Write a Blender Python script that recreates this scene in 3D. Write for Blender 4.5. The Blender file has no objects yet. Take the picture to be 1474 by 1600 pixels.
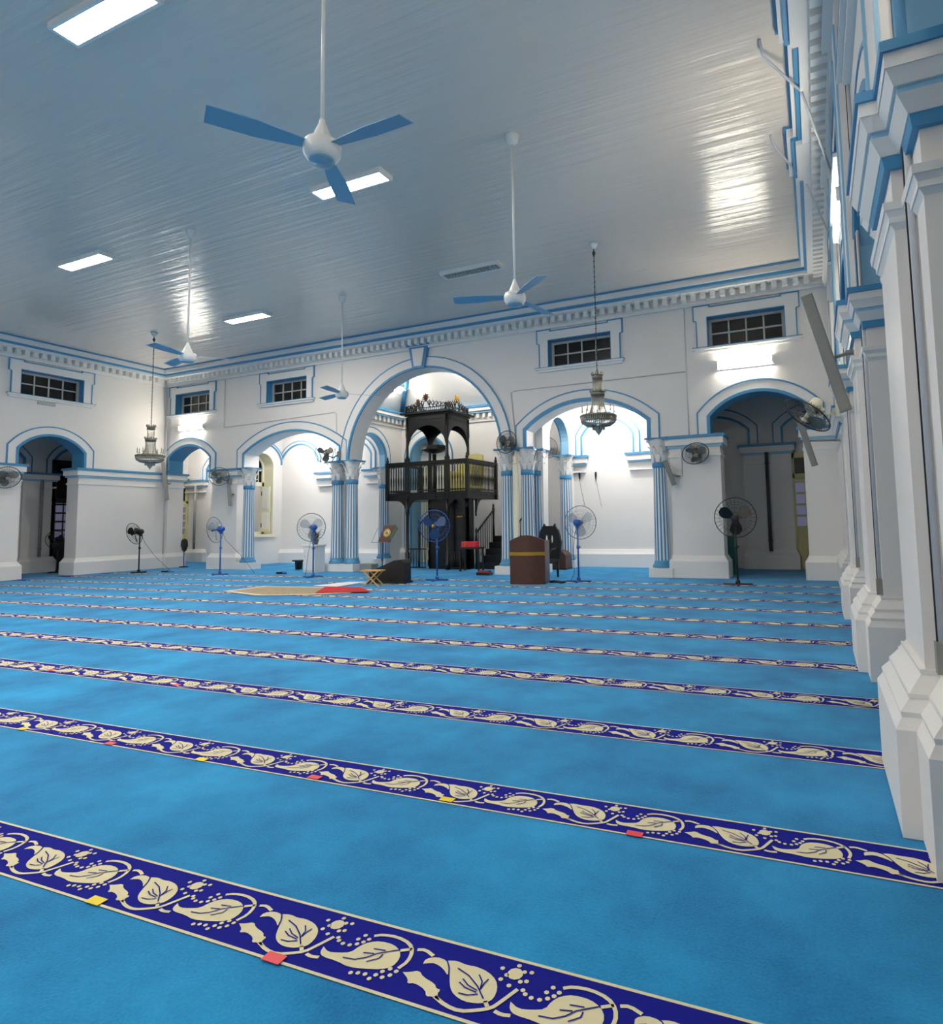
import bpy, math, random
from math import sin, cos, pi, radians, sqrt, atan2
from mathutils import Vector, Matrix
from mathutils.geometry import tessellate_polygon
random.seed(7)
SC = bpy.context.scene
COL = SC.collection

# ------------------------------------------------------------------ camera, world, exposure
F_PX, CX, CY = 974.02, 842.04, 731.91
YAW, PIT, ROL = -.417, .0844, -.0195
fwd = Vector((sin(YAW)*cos(PIT), cos(YAW)*cos(PIT), sin(PIT)))
rgt = Vector((cos(YAW), -sin(YAW), 0)); upv = rgt.cross(fwd)
r2 = rgt*cos(ROL)+upv*sin(ROL); u2 = -rgt*sin(ROL)+upv*cos(ROL)
cd = bpy.data.cameras.new('camera'); cam = bpy.data.objects.new('camera', cd); COL.objects.link(cam)
cam.matrix_world = Matrix.Translation((0, 0, 1.45)) @ Matrix((r2, u2, -fwd)).transposed().to_4x4()
cd.sensor_fit = 'VERTICAL'; cd.sensor_height = 36; cd.lens = F_PX*36/1600
cd.shift_x = (737-CX)/1600; cd.shift_y = (CY-800)/1600
cd.clip_start = .02; cd.clip_end = 200
SC.camera = cam
w = bpy.data.worlds.new('night'); SC.world = w; w.use_nodes = True
w.node_tree.nodes['Background'].inputs[0].default_value = (.03, .045, .09, 1)
w.node_tree.nodes['Background'].inputs[1].default_value = .35
SC.view_settings.view_transform = 'Standard'; SC.view_settings.look = 'None'
SC.view_settings.gamma = 1; SC.view_settings.use_curve_mapping = False
SC.view_settings.exposure = 1.88
PANEL_E = 42.0      # ceiling panels
TUBE_E = 30.0       # bare fluorescent tubes
INNER_E = 72.0      # tubes in the gallery behind the arches

# ------------------------------------------------------------------ materials
MATS = {}
def lin(c): return tuple((x/12.92 if x <= .04045 else ((x+.055)/1.055)**2.4) for x in [v/255 for v in c])
def mat(name, rgb, rough=.5, metal=0, spec=.5, noise=0, nscale=6, bump=0, bscale=60, emit=0, alpha=1, trans=0):
    m = bpy.data.materials.new(name); m.use_nodes = True; nt = m.node_tree; b = nt.nodes['Principled BSDF']
    c = lin(rgb)
    b.inputs['Base Color'].default_value = (*c, 1); b.inputs['Roughness'].default_value = rough
    b.inputs['Metallic'].default_value = metal; b.inputs['Specular IOR Level'].default_value = spec
    if trans: b.inputs['Transmission Weight'].default_value = trans
    if alpha < 1: b.inputs['Alpha'].default_value = alpha
    if emit:
        b.inputs['Emission Color'].default_value = (*c, 1); b.inputs['Emission Strength'].default_value = emit
    tc = nt.nodes.new('ShaderNodeTexCoord')
    if noise:
        n = nt.nodes.new('ShaderNodeTexNoise'); n.inputs['Scale'].default_value = nscale; n.inputs['Detail'].default_value = 6
        nt.links.new(tc.outputs['Object'], n.inputs['Vector'])
        mx = nt.nodes.new('ShaderNodeMix'); mx.data_type = 'RGBA'
        mx.inputs[6].default_value = (*[x*(1-noise) for x in c], 1); mx.inputs[7].default_value = (*[min(1, x*(1+noise)) for x in c], 1)
        nt.links.new(n.outputs['Fac'], mx.inputs[0]); nt.links.new(mx.outputs[2], b.inputs['Base Color'])
    if bump:
        n2 = nt.nodes.new('ShaderNodeTexNoise'); n2.inputs['Scale'].default_value = bscale
        nt.links.new(tc.outputs['Object'], n2.inputs['Vector'])
        bp = nt.nodes.new('ShaderNodeBump'); bp.inputs['Strength'].default_value = bump; bp.inputs['Distance'].default_value = .01
        nt.links.new(n2.outputs['Fac'], bp.inputs['Height']); nt.links.new(bp.outputs['Normal'], b.inputs['Normal'])
    MATS[name] = m; return m
mat('wall_white', (232, 228, 224), .55, noise=.03, nscale=1.2, bump=.15, bscale=18)
mat('trim_white', (233, 231, 228), .5, noise=.02, nscale=3)
mat('paint_blue', (72, 144, 188), .45, noise=.06, nscale=8)
mat('paint_pale_blue', (150, 196, 222), .5)
mat('stripe_navy', (26, 30, 138), .9, spec=.1, noise=.12, nscale=40)
mat('stripe_cream', (222, 214, 178), .9, spec=.1, noise=.05, nscale=60)
mat('dark_wood', (30, 24, 20), .35, noise=.3, nscale=12)
mat('black_paint', (16, 17, 16), .3)
mat('brown_wood', (80, 46, 32), .4, noise=.25, nscale=9)
mat('pine', (206, 160, 96), .5, noise=.2, nscale=14)
mat('gold', (178, 138, 52), .35, metal=.6)
mat('cream_paint', (232, 228, 202), .5)
mat('glass_dark', (26, 24, 20), .12)
mat('glass_glow', (112, 112, 140), .15, emit=.12)  # door panes glow faintly by emission, with no lamp behind them
mat('frame_grey', (176, 178, 176), .5)
mat('grey_metal', (142, 142, 136), .4, metal=.2)
mat('grille_grey', (146, 144, 136), .6, noise=.1, nscale=60)
mat('fan_blue', (38, 92, 170), .35)
mat('fan_navy', (30, 66, 112), .4)
mat('fan_white', (225, 226, 224), .35)
mat('blade_blue', (122, 168, 194), .4)
mat('blade_clear', (176, 190, 204), .25, alpha=.35)
mat('wire', (120, 128, 134), .35, metal=.6)
mat('wire_dark', (52, 50, 46), .4, metal=.4)
mat('black_plastic', (22, 22, 24), .4)
mat('crystal', (166, 165, 154), .2, metal=.3)
mat('brass_old', (116, 114, 102), .4, metal=.4)
mat('chain', (70, 68, 60), .5, metal=.4)
mat('conduit_white', (205, 205, 208), .5)
mat('red_box', (214, 36, 58), .5)
mat('seat_yellow', (222, 212, 140), .6)
mat('red_rug', (182, 56, 58), .95, spec=.1, noise=.2, nscale=20)
mat('beige_rug', (196, 188, 170), .95, spec=.1, noise=.3, nscale=14)
mat('white_cloth', (226, 222, 226), .9, spec=.1)
mat('tape_yellow', (240, 214, 20), .5); mat('tape_red', (232, 70, 84), .5)
mat('leaf_green', (62, 82, 66), .6, noise=.3, nscale=20)
mat('pot_grey', (90, 92, 88), .6)
mat('pipe_dark', (74, 72, 84), .5); mat('pipe_grey', (150, 150, 148), .5)
mat('door_green', (40, 110, 100), .5)
mat('star_gold', (214, 160, 50), .35, metal=.4)
mat('star_brown', (96, 52, 30), .4)
mat('diffuser_off', (196, 200, 202), .3)
mat('louver', (60, 62, 62), .4)
def emat(name, rgb, e):
    m = bpy.data.materials.new(name); m.use_nodes = True; nt = m.node_tree
    nt.nodes.clear(); o = nt.nodes.new('ShaderNodeOutputMaterial'); em = nt.nodes.new('ShaderNodeEmission')
    em.inputs[0].default_value = (*lin(rgb), 1); em.inputs[1].default_value = e
    nt.links.new(em.outputs[0], o.inputs[0]); MATS[name] = m
emat('panel_lit', (255, 245, 230), PANEL_E); emat('tube_lit', (255, 247, 228), TUBE_E); emat('tube_inner', (255, 252, 246), INNER_E)
emat('tube_aisle', (255, 247, 230), TUBE_E)

# carpet: plush blue with soft nap patches
m = mat('carpet', (24, 128, 190), .95, spec=.08); nt = m.node_tree; b = nt.nodes['Principled BSDF']
tc = nt.nodes.new('ShaderNodeTexCoord')
n1 = nt.nodes.new('ShaderNodeTexNoise'); n1.inputs['Scale'].default_value = 1.3; n1.inputs['Detail'].default_value = 8; n1.inputs['Roughness'].default_value = .62
n2 = nt.nodes.new('ShaderNodeTexNoise'); n2.inputs['Scale'].default_value = 90; n2.inputs['Detail'].default_value = 3
nt.links.new(tc.outputs['Object'], n1.inputs['Vector']); nt.links.new(tc.outputs['Object'], n2.inputs['Vector'])
ad = nt.nodes.new('ShaderNodeMath'); ad.operation = 'MULTIPLY_ADD'; ad.inputs[1].default_value = .3
nt.links.new(n2.outputs['Fac'], ad.inputs[0]); nt.links.new(n1.outputs['Fac'], ad.inputs[2])
rp = nt.nodes.new('ShaderNodeValToRGB'); rp.color_ramp.elements[0].position = .46; rp.color_ramp.elements[1].position = .84
rp.color_ramp.elements[0].color = (*lin((10, 108, 166)), 1); rp.color_ramp.elements[1].color = (*lin((36, 154, 212)), 1)
nt.links.new(ad.outputs[0], rp.inputs[0]); nt.links.new(rp.outputs[0], b.inputs['Base Color'])
b.inputs['Sheen Weight'].default_value = .15
bp = nt.nodes.new('ShaderNodeBump'); bp.inputs['Strength'].default_value = .4; bp.inputs['Distance'].default_value = .01
nt.links.new(n2.outputs['Fac'], bp.inputs['Height']); nt.links.new(bp.outputs['Normal'], b.inputs['Normal'])

# ceiling: gloss painted boards running along x
m = mat('ceiling_boards', (224, 213, 203), .19, spec=1.0); nt = m.node_tree; b = nt.nodes['Principled BSDF']
tc = nt.nodes.new('ShaderNodeTexCoord'); sp = nt.nodes.new('ShaderNodeSeparateXYZ'); nt.links.new(tc.outputs['Object'], sp.inputs[0])
mu = nt.nodes.new('ShaderNodeMath'); mu.operation = 'MULTIPLY'; mu.inputs[1].default_value = 2*pi/.16
nt.links.new(sp.outputs['Y'], mu.inputs[0])
sn = nt.nodes.new('ShaderNodeMath'); sn.operation = 'SINE'; nt.links.new(mu.outputs[0], sn.inputs[0])
ab = nt.nodes.new('ShaderNodeMath'); ab.operation = 'ABSOLUTE'; nt.links.new(sn.outputs[0], ab.inputs[0])
pw = nt.nodes.new('ShaderNodeMath'); pw.operation = 'POWER'; pw.inputs[1].default_value = .35; nt.links.new(ab.outputs[0], pw.inputs[0])
mp = nt.nodes.new('ShaderNodeMapping'); mp.inputs['Scale'].default_value = (.22, 4.5, 1); nt.links.new(tc.outputs['Object'], mp.inputs[0])
nz = nt.nodes.new('ShaderNodeTexNoise'); nz.inputs['Scale'].default_value = 1.6; nz.inputs['Detail'].default_value = 5; nt.links.new(mp.outputs[0], nz.inputs['Vector'])
ad = nt.nodes.new('ShaderNodeMath'); ad.operation = 'MULTIPLY_ADD'; ad.inputs[1].default_value = 4.2
nt.links.new(nz.outputs['Fac'], ad.inputs[0]); gr = nt.nodes.new('ShaderNodeMath'); gr.operation = 'MULTIPLY'; gr.inputs[1].default_value = .12; nt.links.new(pw.outputs[0], gr.inputs[0]); nt.links.new(gr.outputs[0], ad.inputs[2])
bp = nt.nodes.new('ShaderNodeBump'); bp.inputs['Strength'].default_value = .8; bp.inputs['Distance'].default_value = .006
nt.links.new(ad.outputs[0], bp.inputs['Height']); nt.links.new(bp.outputs['Normal'], b.inputs['Normal'])

# ------------------------------------------------------------------ mesh builder
class MB:
    def __init__(s): s.v = []; s.f = []; s.m = []; s.ms = []; s.sm = []
    def mi(s, name):
        if name not in s.ms: s.ms.append(name)
        return s.ms.index(name)
    def add(s, vs, fs, m, smooth=False):
        o = len(s.v); s.v += [tuple(v) for v in vs]; k = s.mi(m)
        for f in fs: s.f.append([i+o for i in f]); s.m.append(k); s.sm.append(smooth)
        return s
    def box(s, x0, x1, y0, y1, z0, z1, m):
        v = [(x, y, z) for z in (z0, z1) for y in (y0, y1) for x in (x0, x1)]
        return s.add(v, [(0, 2, 3, 1), (4, 5, 7, 6), (0, 1, 5, 4), (2, 6, 7, 3), (0, 4, 6, 2), (1, 3, 7, 5)], m)
    def hexa(s, a, b, m):      # two quads of 4 points
        return s.add(list(a)+list(b), [(3, 2, 1, 0), (4, 5, 6, 7), (0, 1, 5, 4), (1, 2, 6, 5), (2, 3, 7, 6), (3, 0, 4, 7)], m)
    def lathe(s, prof, m, n=20, c=(0, 0, 0), ax='z', smooth=True, a0=0, a1=2*pi):
        full = abs(a1-a0-2*pi) < 1e-6; k = n if full else n+1; vs = []
        for (r, h) in prof:
            for i in range(k):
                a = a0+(a1-a0)*i/n; x, y = r*cos(a), r*sin(a)
                p = (x, y, h) if ax == 'z' else ((x, h, y) if ax == 'y' else (h, x, y))
                vs.append((p[0]+c[0], p[1]+c[1], p[2]+c[2]))
        fs = []
        for j in range(len(prof)-1):
            for i in range(n if full else n):
                i2 = (i+1) % k
                fs.append((j*k+i, j*k+i2, (j+1)*k+i2, (j+1)*k+i))
        if full:
            if prof[0][0] > 1e-4: fs.append(tuple(range(k))[::-1])
            if prof[-1][0] > 1e-4: fs.append(tuple((len(prof)-1)*k+i for i in range(k)))
        return s.add(vs, fs, m, smooth)
    def tube(s, pts, r, m, n=6, closed=False):
        pts = [Vector(p) for p in pts]; vs = []; N = len(pts)
        rr = r if isinstance(r, (list, tuple)) else [r]*N
        prev = None
        for i, p in enumerate(pts):
            if closed: t = (pts[(i+1) % N]-pts[i-1])
            else: t = pts[min(i+1, N-1)]-pts[max(i-1, 0)]
            t.normalize()
            if prev is None:
                a = Vector((0, 0, 1)) if abs(t.z) < .9 else Vector((1, 0, 0)); e1 = t.cross(a).normalized()
            else: e1 = (prev-t*prev.dot(t)).normalized()
            prev = e1; e2 = t.cross(e1)
            for k in range(n): vs.append(p+(e1*cos(2*pi*k/n)+e2*sin(2*pi*k/n))*rr[i])
        fs = []
        for i in range(N if closed else N-1):
            j = (i+1) % N
            for k in range(n): fs.append((i*n+k, i*n+(k+1) % n, j*n+(k+1) % n, j*n+k))
        if not closed: fs += [tuple(range(n))[::-1], tuple((N-1)*n+k for k in range(n))]
        return s.add(vs, fs, m, True)
    def ring(s, R, r, m, c=(0, 0, 0), ax='y', n=36, k=5):
        pts = []
        for i in range(n):
            a = 2*pi*i/n; p = (R*cos(a), R*sin(a))
            q = {'y': (p[0], 0, p[1]), 'z': (p[0], p[1], 0), 'x': (0, p[0], p[1])}[ax]
            pts.append((q[0]+c[0], q[1]+c[1], q[2]+c[2]))
        return s.tube(pts, r, m, k, True)
    def prism(s, poly, h0, h1, m, plane='xz', side=None):
        # poly: 2D points; extruded between h0 and h1 on the remaining axis
        P = {'xz': lambda a, b, h: (a, h, b), 'yz': lambda a, b, h: (h, a, b), 'xy': lambda a, b, h: (a, b, h)}[plane]
        n = len(poly); tri = tessellate_polygon([[Vector((a, b, 0)) for a, b in poly]])
        vs = [P(a, b, h0) for a, b in poly]+[P(a, b, h1) for a, b in poly]
        s.add(vs, [tuple(t) for t in tri]+[tuple(i+n for i in t) for t in tri], m)
        return s.add(vs, [(i, (i+1) % n, n+(i+1) % n, n+i) for i in range(n)], side or m)
    def xform(s, M): s.v = [tuple(M @ Vector(v)) for v in s.v]; return s
    def build(s, name, parent=None, loc=None, rz=0, bevel=0):
        used = sorted({i for f in s.f for i in f}); ix = {k: j for j, k in enumerate(used)}
        me = bpy.data.meshes.new(name); me.from_pydata([s.v[k] for k in used], [], [[ix[i] for i in f] for f in s.f])
        for n in s.ms: me.materials.append(MATS[n])
        me.polygons.foreach_set('material_index', s.m); me.polygons.foreach_set('use_smooth', s.sm)
        me.update(); o = bpy.data.objects.new(name, me); COL.objects.link(o)
        if loc is not None: o.location = loc
        o.rotation_euler.z = rz
        if parent: o.parent = parent
        if bevel:
            bm_ = o.modifiers.new('bevel', 'BEVEL'); bm_.width = bevel; bm_.segments = 2; bm_.limit_method = 'ANGLE'
        return o
def tag(o, label=None, cat=None, group=None, kind=None):
    if label: o['label'] = label
    if cat: o['category'] = cat
    if group: o['group'] = group
    if kind: o['kind'] = kind
    return o
def struct(o, label=None): o['kind'] = 'structure'; (label and o.__setitem__('label', label)); return o
def thing(name, label, cat, loc=(0, 0, 0), rz=0, group=None, rot=None):
    o = bpy.data.objects.new(name, None); COL.objects.link(o); o.location = loc
    o.rotation_euler = rot if rot else (0, 0, rz); o.empty_display_size = .1
    return tag(o, label, cat, group)
def copy_tree(o, loc=None, rz=None, label=None, rot=None, parent=None):
    c = o.copy(); COL.objects.link(c)
    if parent: c.parent = parent
    if loc is not None: c.location = loc
    if rz is not None: c.rotation_euler.z = rz
    if rot is not None: c.rotation_euler = rot
    if label: c['label'] = label
    for ch in o.children: copy_tree(ch, parent=c)
    return c
def arch_path(x0, x1, zb, zl, zc, n=18):
    # jamb up from zb to zl, circular arc through crown zc, down again
    a = (x1-x0)/2; h = zc-zl; cx = (x0+x1)/2; R = (a*a+h*h)/(2*h); cz = zc-R
    th = atan2(a, R-h) if R > h else pi-atan2(a, h-R)
    pts = [(x0, zb)] if zb < zl else []
    for i in range(n+1):
        t = -th+2*th*i/n; pts.append((cx+R*sin(t), cz+R*cos(t)))
    if zb < zl: pts.append((x1, zb))
    return pts
def offset(pts, d):
    out = []
    for i, p in enumerate(pts):
        a = Vector(pts[max(i-1, 0)]); b = Vector(p); c = Vector(pts[min(i+1, len(pts)-1)])
        n1 = (b-a); n2 = (c-b)
        if n1.length < 1e-9: n1 = n2
        if n2.length < 1e-9: n2 = n1
        n1.normalize(); n2.normalize(); q1 = Vector((-n1.y, n1.x)); q2 = Vector((-n2.y, n2.x))
        q = (q1+q2).normalized(); k = d/max(.5, q.dot(q1)); out.append((b.x+q.x*k, b.y+q.y*k))
    return out
def band(mb, pts, d0, d1, h0, h1, m, plane):
    A = offset(pts, d0); B = offset(pts, d1)
    P = {'xz': lambda a, h: (a[0], h, a[1]), 'yz': lambda a, h: (h, a[0], a[1])}[plane]
    vs = []
    for a, b_ in zip(A, B): vs += [P(a, h0), P(b_, h0), P(b_, h1), P(a, h1)]
    n = len(A); fs = [(3, 2, 1, 0), (4*n-4, 4*n-3, 4*n-2, 4*n-1)]
    for i in range(n-1):
        o = 4*i
        for k in range(4): fs.append((o+k, o+(k+1) % 4, o+4+(k+1) % 4, o+4+k))
    mb.add(vs, fs, m)
def wall(outline, holes, h0, h1, plane, m='wall_white', side=None):
    # outline/holes 2D; returns MB of a slab with openings
    P = {'xz': lambda a, b, h: (a, h, b), 'yz': lambda a, b, h: (h, a, b)}[plane]
    mb = MB(); loops = [outline]+holes
    tri = tessellate_polygon([[Vector((a, b, 0)) for a, b in lp] for lp in loops])
    flat = [p for lp in loops for p in lp]; n = len(flat)
    vs = [P(a, b, h0) for a, b in flat]+[P(a, b, h1) for a, b in flat]
    mb.add(vs, [tuple(t) for t in tri]+[tuple(i+n for i in t) for t in tri], m)
    o = 0
    for lp in loops:
        k = len(lp); mb.add(vs, [(o+i, o+(i+1) % k, n+o+(i+1) % k, n+o+i) for i in range(k)], side or m); o += k
    return mb
def rects(mb, foot, layers):
    # footprint rectangles (x0,x1,y0,y1) grown by proj for every (z0,z1,proj,mat)
    for (x0, x1, y0, y1) in foot:
        for ly in layers:
            z0, z1, p, m = ly[:4]; q = ly[4] if len(ly) > 4 else p
            mb.hexa([(x0-p, y0-p, z0), (x1+p, y0-p, z0), (x1+p, y1+p, z0), (x0-p, y1+p, z0)], [(x0-q, y0-q, z1), (x1+q, y0-q, z1), (x1+q, y1+q, z1), (x0-q, y1+q, z1)], m)

# ------------------------------------------------------------------ the setting
XL, XR, D, T, ZC = -22.2, .51, 15.6, .62, 7.3
Y0, GX0, GX1, GY = -8.0, -25.15, 4.0, 18.7      # room front, outer gallery walls
PSI, S0, PER, SW = .0339, 2.0058, 1.2210, .2994
POLY=[[(-1.839, 0.21), (-1.81, 0.22), (-1.768, 0.213), (-1.739, 0.219), (-1.689, 0.21), (-1.65, 0.185), (-1.629, 0.15), (-1.623, 0.107), (-1.636, 0.083), (-1.665, 0.068), (-1.704, 0.062), (-1.744, 0.075), (-1.77, 0.098), (-1.791, 0.133), (-1.818, 0.185)], [(-1.909, 0.165), (-1.912, 0.192), (-1.882, 0.213), (-1.842, 0.209), (-1.818, 0.181), (-1.801, 0.142), (-1.835, 0.17), (-1.873, 0.183), (-1.893, 0.174)], [(-1.95, 0.105), (-1.929, 0.113), (-1.902, 0.132), (-1.876, 0.11), (-1.823, 0.096), (-1.81, 0.079), (-1.794, 0.081), (-1.795, 0.056), (-1.769, 0.034), (-1.804, 0.045), (-1.823, 0.037), (-1.838, 0.061), (-1.886, 0.076), (-1.908, 0.064), (-1.915, 0.083)], [(-1.57, 0.115), (-1.537, 0.096), (-1.497, 0.107), (-1.461, 0.124), (-1.454, 0.162), (-1.435, 0.193), (-1.4, 0.213), (-1.346, 0.214), (-1.307, 0.193), (-1.286, 0.159), (-1.287, 0.114), (-1.311, 0.091), (-1.371, 0.07), (-1.426, 0.059), (-1.477, 0.069), (-1.538, 0.069), (-1.561, 0.084)]]
STROKE=[[(-1.964, 0.221), (-1.937, 0.231), (-1.896, 0.213)], [(-1.644, 0.088), (-1.627, 0.069)], [(-1.797, 0.047), (-1.748, 0.026), (-1.697, 0.021), (-1.653, 0.042), (-1.613, 0.068), (-1.598, 0.101), (-1.57, 0.172)], [(-1.6, 0.061), (-1.576, 0.055), (-1.548, 0.062)], [(-1.439, 0.229), (-1.412, 0.247), (-1.356, 0.255), (-1.297, 0.24), (-1.265, 0.205), (-1.253, 0.156), (-1.265, 0.115)], [(-1.308, 0.195), (-1.273, 0.217)]]
VEIN=[[(-1.789, 0.187), (-1.74, 0.169), (-1.692, 0.135), (-1.652, 0.093)], [(-1.71, 0.185), (-1.687, 0.159), (-1.678, 0.124)], [(-1.673, 0.177), (-1.678, 0.153), (-1.678, 0.128)], [(-1.751, 0.148), (-1.722, 0.128), (-1.685, 0.117)], [(-1.754, 0.13), (-1.726, 0.115), (-1.684, 0.109)], [(-1.735, 0.086), (-1.704, 0.088), (-1.676, 0.104)], [(-1.47, 0.09), (-1.426, 0.096), (-1.396, 0.118), (-1.372, 0.15), (-1.309, 0.196)], [(-1.419, 0.136), (-1.381, 0.146)], [(-1.397, 0.167), (-1.353, 0.174)], [(-1.382, 0.101), (-1.352, 0.131), (-1.351, 0.154)], [(-1.838, 0.205), (-1.816, 0.177), (-1.798, 0.139)]]
DOT=[(-1.606, 0.275), (-1.579, 0.253), (-1.557, 0.215), (-1.575, 0.206), (-1.628, 0.219), (-1.653, 0.244), (-1.556, 0.259), (-1.638, 0.194), (-1.602, 0.177), (-1.553, 0.174), (-1.54, 0.161), (-1.517, 0.153), (-1.49, 0.155), (-1.469, 0.169), (-1.481, 0.193), (-1.454, 0.186), (-1.469, 0.22), (-1.444, 0.206), (-1.399, 0.039), (-1.376, 0.047), (-1.351, 0.051), (-1.326, 0.038), (-1.316, 0.061), (-1.305, 0.083), (-1.29, 0.059), (-1.272, 0.077), (-1.288, 0.103), (-1.263, 0.1)]
FC=[(-1.604, 0.234)]
def floor():
    mb = MB(); mb.add([(GX0-.3, Y0-.3, 0), (GX1+.3, Y0-.3, 0), (GX1+.3, 20, 0), (GX0-.3, 20, 0)], [(0, 1, 2, 3)], 'carpet')
    cs, sn_ = cos(PSI), sin(PSI)
    def W(u, v, z): return (u*cs-v*sn_, u*sn_+v*cs, z)
    def quad(u0, u1, v0, v1, z, m): mb.add([W(u0, v0, z), W(u1, v0, z), W(u1, v1, z), W(u0, v1, z)], [(0, 1, 2, 3)], m)
    def fit(P):     # motif lies in [0, SW]
        return [(u, v*.93+.012) for u, v in P]
    def strip(P, wd, du, v0, z, m):
        A = offset(P, wd/2); B = offset(P, -wd/2); n = len(P)
        mb.add([W(a+du, b+v0, z) for a, b in A]+[W(a+du, b+v0, z) for a, b in B], [(i, n+i, n+i+1, i+1) for i in range(n-1)], m)
    def smooth(P):
        Q = [P[0]]
        for i in range(len(P)-1):
            a, b = P[i], P[i+1]; Q += [(a[0]*.75+b[0]*.25, a[1]*.75+b[1]*.25), (a[0]*.25+b[0]*.75, a[1]*.25+b[1]*.75)]
        return Q+[P[-1]]
    def blob(u, v, r, z, m, n=7, ry=None):
        mb.add([W(u+r*cos(2*pi*i/n), v+(ry or r)*sin(2*pi*i/n), z) for i in range(n)], [tuple(range(n))], m)
    PP = .7085
    for k in range(-7, 12):
        vt = S0+(k-1)*PER; vb = vt-SW
        if k in (-5,): pass
        u0 = XL+.02+vt*.034; u1 = XR+.7
        quad(u0, u1, vb, vt, .002, 'stripe_navy')
        quad(u0, u1, vt-.012, vt, .003, 'stripe_cream'); quad(u0, u1, vb, vb+.012, .003, 'stripe_cream')
        i0 = int((u0+2.0)/PP)+0; i1 = int((u1+2.0)/PP)+1
        for i in range(i0, i1+1):
            du = i*PP
            if du-2.0 < u0 or du-1.25 > u1: continue
            for p in POLY:
                q = fit(p); q = smooth(q+[q[0]])[:-1]
                tri = tessellate_polygon([[Vector((a, b, 0)) for a, b in q]])
                mb.add([W(a+du, b+vb, .004) for a, b in q], [tuple(t) for t in tri], 'stripe_cream')
            for s_ in STROKE: strip(smooth(fit(s_)), .013, du, vb, .004, 'stripe_cream')
            if k < 7:
                for s_ in VEIN: strip(fit(s_), .0045, du, vb, .006, 'stripe_navy')
            for d in DOT:
                d = fit([d])[0]; blob(d[0]+du, d[1]+vb, .0085, .004, 'stripe_cream', 6)
            c = fit(FC)[0]; blob(c[0]+du, c[1]+vb, .026, .004, 'stripe_cream', 10)
    return struct(mb.build('floor'), 'blue fitted carpet with navy and cream vine borders in rows')
floor()
mb = MB(); mb.box(XL-T, XR+T, Y0, D+T, ZC, ZC+.2, 'ceiling_boards'); struct(mb.build('ceiling'))

IMP = [(2.96, 3.02, .025, 'trim_white'), (3.2, 3.26, .05, 'paint_pale_blue'), (3.26, 3.43, .09, 'trim_white'), (3.43, 3.5, .13, 'paint_blue')]
BASE = [(0, .40, .09, 'trim_white'), (.40, .46, .09, 'trim_white', .05), (.46, .54, .05, 'trim_white', .01)]
ZI = 3.5
a1 = arch_path(-22.1, -19.82, ZI, 3.98, 4.45); a2 = arch_path(-18.13, -13.9, ZI, 3.97, 4.62)
a3 = arch_path(-13.5, -8.05, ZI, 3.56, 6.15, 30); a4 = arch_path(-7.26, -3.85, ZI, 3.97, 4.62)
a5 = arch_path(-2.28, -.02, ZI, 3.92, 4.44)
out = [(GX0, 0), (-24.6, 0), (-24.6, 2.9), (-23.8, 2.9), (-23.8, 0), (-22.03, 0), (-22.03, ZI)]+a1+[(-19.7, ZI), (-19.7, 0), (-18.45, 0), (-18.45, ZI)]+a2+a3+a4+[(-3.3, ZI), (-3.3, 0), (-2.07, 0), (-2.07, ZI)]+a5+[(-.2, ZI), (-.2, 0), (1.9, 0), (1.9, 2.9), (3.2, 2.9), (3.2, 0), (GX1, 0), (GX1, ZC), (GX0, ZC)]
WINX = [-20.82, -16.2, -5.65, -1.35]
def rect(a0, a1_, b0, b1): return [(a0, b0), (a1_, b0), (a1_, b1), (a0, b1)]
holes = [rect(c-.91, c+.91, 5.66, 6.44) for c in WINX]
struct(wall(out, holes, D, D+T, 'xz').build('wall_back'))
mb = MB(); rects(mb, [(-23.1, -22.03, D, D+T), (-19.7, -18.45, D, D+T), (-3.3, -2.07, D, D+T), (-.2, XR+T, D, D+T)], IMP+BASE)
struct(mb.build('trim_1'))
def arch_trim(pts, plane, h, sgn, name, w_=.3, soffit=None, inner_w=.07, depth=T, dp=0):
    mb = MB()
    band(mb, pts, 0, w_, h, h+sgn*(.03+dp), 'trim_white', plane)
    band(mb, pts, -.005, inner_w, h, h+sgn*(.045+dp), 'paint_blue', plane)
    band(mb, pts, w_-.005, w_+.03, h, h+sgn*(.041+dp), 'paint_blue', plane)
    if soffit: band(mb, pts, -.006, .004, h-sgn*.002, h-sgn*depth, soffit, plane)
    return struct(mb.build(name))
arch_trim(a1, 'xz', D, -1, 'trim_2', .28, 'paint_blue'); arch_trim(a2, 'xz', D, -1, 'trim_3', .3, inner_w=.06)
arch_trim(a3, 'xz', D, -1, 'trim_4', .32, inner_w=.06, dp=.007); arch_trim(a4, 'xz', D, -1, 'trim_5', .3, inner_w=.1); arch_trim(a5, 'xz', D, -1, 'trim_6', .28, 'paint_blue')
# keystone of the big arch
mb = MB()
mb.prism([(-11.0, 6.14), (-10.58, 6.14), (-10.44, 6.84), (-11.14, 6.84)], D-.11, D, 'paint_blue', 'xz')
mb.prism([(-10.93, 6.2), (-10.65, 6.2), (-10.57, 6.74), (-11.01, 6.74)], D-.135, D-.11, 'trim_white', 'xz')
mb.box(-11.2, -10.38, D-.17, D, 6.82, 6.92, 'paint_blue')
struct(mb.build('trim_7'))
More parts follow.
